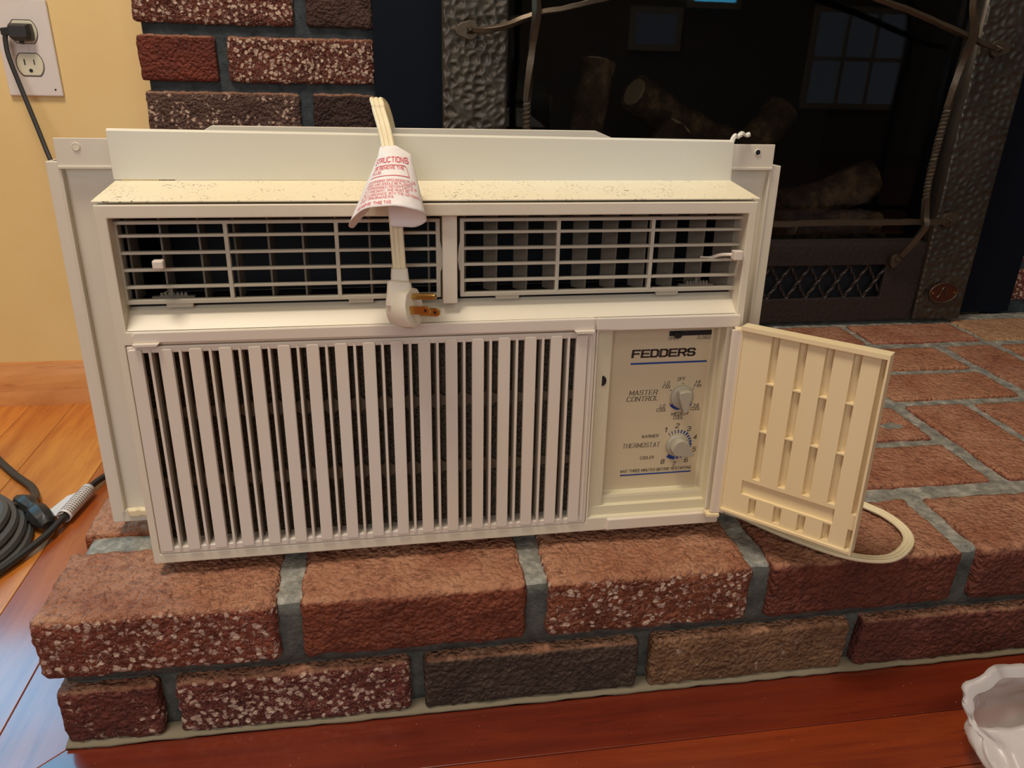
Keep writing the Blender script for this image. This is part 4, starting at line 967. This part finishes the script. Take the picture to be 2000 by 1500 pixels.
# wrinkle
for j, r_ in enumerate(rows):
    for i, p in enumerate(r_):
        k = min(1, j/8); d_ = noise.noise(Vector((i*.35, j*.25, 0)))*.0007*k; p += Vector((0, -d_, d_*.3))
tg = MB(); n = len(rows[0])
tg.v = [tuple(p) for r_ in rows for p in r_]; tg.f = [(j*n+i, j*n+i+1, (j+1)*n+i+1, (j+1)*n+i) for j in range(26) for i in range(n-1)]
tgo = tg.build('warning_tag', M['paper'], pc, smooth='all', fix=False)
md = tgo.modifiers.new('solid', 'SOLIDIFY'); md.thickness = .00025; md.offset = 0
def tagf(s_, t_):
    # s 0 (left edge of front, idx 9) .. 1 (right edge idx 4); t 0 top ..1 bottom ; offset outward
    i = (8.7-s_*4.6)*4; j = max(0, min(25.999, t_*26)); j0 = int(j); fj = j-j0; i0 = int(i); fi = i-i0
    R0, R1 = rows[j0], rows[min(26, j0+1)]
    a = R0[i0].lerp(R0[min(n-1, i0+1)], fi); b_ = R1[i0].lerp(R1[min(n-1, i0+1)], fi); p = a.lerp(b_, fj)
    du = (R0[min(n-1, i0+1)]-R0[i0]); dv = (R1[i0]-R0[i0]); nn_ = du.cross(dv); nn_.normalize()
    if nn_.y > 0: nn_ = -nn_
    return p+nn_*.0005
def tt(txt, s0, s1, tb_, h_, mb, th=.9): text_strokes(mb, txt, s0, -tb_, s1-s0, h_, lambda s_, t_: tagf(max(0, min(1, s_)), -t_), th, 0, sub=2)
tm = MB()
tt('STRUCTIONS', .03, .90, .275, .085, tm, .95)
tt('OR REMOVE THE', .10, .78, .390, .045, tm, 1.0); tt('PLUG.', .08, .30, .455, .045, tm, .9)
tt('GROUNDING GROUNDING PLUG', .05, .95, .595, .036, tm, .8); tt('CODES AND SHOULD BE PLUGGED', .03, .88, .650, .036, tm, .8)
tt('A 3 PRONGED RECEPTACLE IF', .03, .95, .705, .036, tm, .8); tt('NOT PRESENT, ONE MUST BE', .03, .80, .760, .036, tm, .8)
tt('IN ACCORDANCE WITH THE NATIONAL', .02, .98, .815, .036, tm, .8); tt('AND ORDINANCES.', .02, .55, .870, .036, tm, .8)
tt('REMOVE THIS TAG', .01, .50, .960, .044, tm, 1.0)
def fr_line(pts, w_):
    for (a, b_) in zip(pts[:-1], pts[1:]):
        nseg = 12; d = Vector((b_[0]-a[0], b_[1]-a[1])); l_ = d.length; d.normalize(); nrm = Vector((-d.y, d.x))*w_
        for q in range(nseg):
            p0 = Vector(a)+d*l_*q/nseg; p1 = Vector(a)+d*l_*(q+1)/nseg
            tm.add([tagf(*(p0-nrm)), tagf(*(p1-nrm)), tagf(*(p1+nrm)), tagf(*(p0+nrm))], [(0, 1, 2, 3)])
fr_line([(.08, .325), (.80, .325), (.84, .355), (.86, .500), (.06, .500)], .005)
tm.build('tag_lettering', M['red'], pc, fix=False)

# ================================================================== BLACK CORD COIL ON THE FLOOR
co = empty('cord_coil', (-.262, .305, 0), label='coiled black extension cord on the wood floor left of the hearth', cat='extension cord')
P = []; turns = 5
RR = [(.128, .0060), (.122, .0165), (.115, .0270), (.106, .0365), (.088, .040), (.070, .036)]
for k in range(6):
    cl = MB(); r_, z_ = RR[k]; pts = []
    for q in range(48):
        a = 2*math.pi*q/48; rr2 = r_*(1+.03*noise.noise(Vector((math.cos(a)*1.5, math.sin(a)*1.5, k*.6)))); pts.append(Vector((rr2*math.cos(a), rr2*math.sin(a)*.92, z_+.002*noise.noise(Vector((math.cos(a)*2, k, math.sin(a)*2))))))
    cl.sweep(pts, .0068, 8, closed=True, ref=(0, 0, 1)).build('cable_loop', M['rubber_grey'] if k < 4 else M['rubber'], co, smooth=True)
for k in range(4):
    r_ = .05+.006*k; pts = [Vector((.015*k-.03+r_*math.cos(2*math.pi*q/36), -.01*k+r_*.8*math.sin(2*math.pi*q/36), .030+.006*k+.008*math.sin(4*math.pi*q/36+k))) for q in range(36)]
    MB().sweep(pts, .0050, 8, closed=True, ref=(0, 0, 1)).build('cable_loop', M['rubber'], co, smooth=True)
def CW(p): return (p[0]+.262, p[1]-.305, p[2])
lead = [(-.165, .215, .010), (-.140, .262, .008), (-.1160, .318, .010), (-.1075, .352, .012), (-.1000, .395, .012), (-.0990, .440, .010), (-.0830, .485, .007), (-.045, .545, .005), (-.02, .60, .005)]
MB().sweep(catmull([CW(p) for p in lead], 8), .0044, 8).build('lead_cord', M['rubber'], co, smooth=True)
strand = [(-.30, .60, .006), (-.262, .545, .006), (-.215, .490, .006), (-.180, .452, .008), (-.160, .415, .012), (-.158, .385, .022), (-.175, .360, .034)]
MB().sweep(catmull([CW(p) for p in strand], 8), .0044, 8, ref=(0, 0, 1), section=[(math.cos(a*.785)*.7, math.sin(a*.785)*1.2) for a in range(8)]).build('lead_cord', M['rubber'], co, smooth=True)
cn = MB().sweep(catmull([CW(p) for p in [(-.170, .392, .024), (-.152, .378, .022), (-.135, .362, .018), (-.118, .343, .012)]], 4), [.006, .008, .010, .012, .012, .010, .009, .013, .014, .014, .013, .010, .007][:13], 8); cn.build('connector', M['rubber'], co, smooth=True, angle=40)
# paper label wrapped round the lead with a flag
A = Vector(CW((-.1068, .362, .012))); B_ = Vector(CW((-.0985, .428, .012))); ax_ = (B_-A).normalized(); sd = ax_.cross(Vector((0, 0, 1))); 
lb = MB(); rings = []
for q in range(9):
    p = A.lerp(B_, q/8); rings.append([p+(sd*math.cos(a)+Vector((0, 0, 1))*math.sin(a))*.0086 for a in [2*math.pi*k/14 for k in range(14)]])
lb.loft(rings, cap=False)
lab = lb.build('paper_label', M['paper'], co, smooth='all'); md = lab.modifiers.new('s', 'SOLIDIFY'); md.thickness = .0004
f2 = MB(); side_ = -sd
c0, c1 = A+Vector((0, 0, .0050)), A.lerp(B_, .85)+Vector((0, 0, .0050))
f2.add([c0, c1, c1+side_*.024+Vector((0, 0, -.010)), c0+side_*.040+Vector((0, 0, -.0155))], [(0, 1, 2, 3)])
fo = f2.build('label_flag', M['paper'], lab); md = fo.modifiers.new('s', 'SOLIDIFY'); md.thickness = .0004
ln = MB()
for q in range(14):
    t = .06+.88*q/14; p = A.lerp(B_, t)
    for k in range(7):
        a0 = math.radians(10+k*22); a1 = a0+math.radians(16)
        ln.add([p+(sd*math.cos(a0)+Vector((0,0,1))*math.sin(a0))*.0090, p+(sd*math.cos(a1)+Vector((0,0,1))*math.sin(a1))*.0090, p+ax_*.0016+(sd*math.cos(a1)+Vector((0,0,1))*math.sin(a1))*.0090, p+ax_*.0016+(sd*math.cos(a0)+Vector((0,0,1))*math.sin(a0))*.0090], [(0, 1, 2, 3)])
M['label_ink'] = mat('label_ink', lin(120, 92, 62), .7)[0]
ln.build('printed_lines', M['label_ink'], lab, fix=False)

# ================================================================== PLASTIC BAG
bg = empty('plastic_bag', (.895, -.165, 0), label='crumpled white translucent plastic bag on the floor at the right edge', cat='plastic bag')
rows_ = []; NA, NZ = 96, 20
def crease(v_): return 1-abs(noise.noise(v_))*2
def bagp(a, t):
    ca, sa = math.cos(a), math.sin(a)
    lobe = 1+.10*math.sin(2*a+.6)+.07*math.sin(3*a+2.0)
    f = Vector((ca*1.3, sa*1.3, t*1.2))
    fold = .006*(crease(f*1.7+Vector((5, 0, 0)))-.6)+.002*(crease(f*4.1)-.6)
    bel = .016*math.sin(math.pi*min(1, t*1.25))
    rx, ry = .078+.012*t+bel+fold*1.2, .058*(1-t)+.025*t+bel*1.3+fold*.8
    z_ = .060*t+(.009*math.sin(2*a+3.4)+.006*math.sin(3*a+.8)+.005*noise.noise(Vector((ca*4, sa*4, 2))))*t*t
    return Vector((rx*ca*(1+.05*math.sin(3*a+1))-.020*t, ry*sa+.058*t, max(.0012, z_+.010*t*max(0, sa))))
for j in range(NZ+1): rows_.append([bagp(2*math.pi*i/NA, j/NZ) for i in range(NA)])
for q in range(1, 3):
    rows_.append([Vector((p.x*(1-.045*q)+.002*noise.noise(p*60), p.y*(1-.045*q), max(.004, p.z-.0022*q*q*.6-.002*q))) for p in rows_[NZ]])
bgm = MB().loft(rows_, cap=False); bgm.add([(0, 0, .001)]+[p.to_tuple() for p in rows_[0]], [(0, i+1, (i+1) % NA+1) for i in range(NA)])
bo = bgm.build('bag_film', M['bag'], bg, smooth='all', fix=False)
M['creampaper'] = mat('cream_wrapper', lin(226, 206, 176), .6)[0]
wr = []; 
for j in range(9):
    r_ = []
    for i in range(24):
        a = 2*math.pi*i/24; f = Vector((math.cos(a), math.sin(a), j*.3)); rad = (.052+.012*noise.noise(f*2))*(1-(j/8)**2*.55)
        r_.append(Vector((rad*math.cos(a)*1.1-.012*j/8, rad*(.6-.03*j)*math.sin(a)+.052*j/8, .006+.034*j/8+.008*noise.noise(f*3)*j/8)))
    wr.append(r_)
bi = MB().loft(wr).build('bag_contents', M['creampaper'], bg, smooth=True, angle=50)
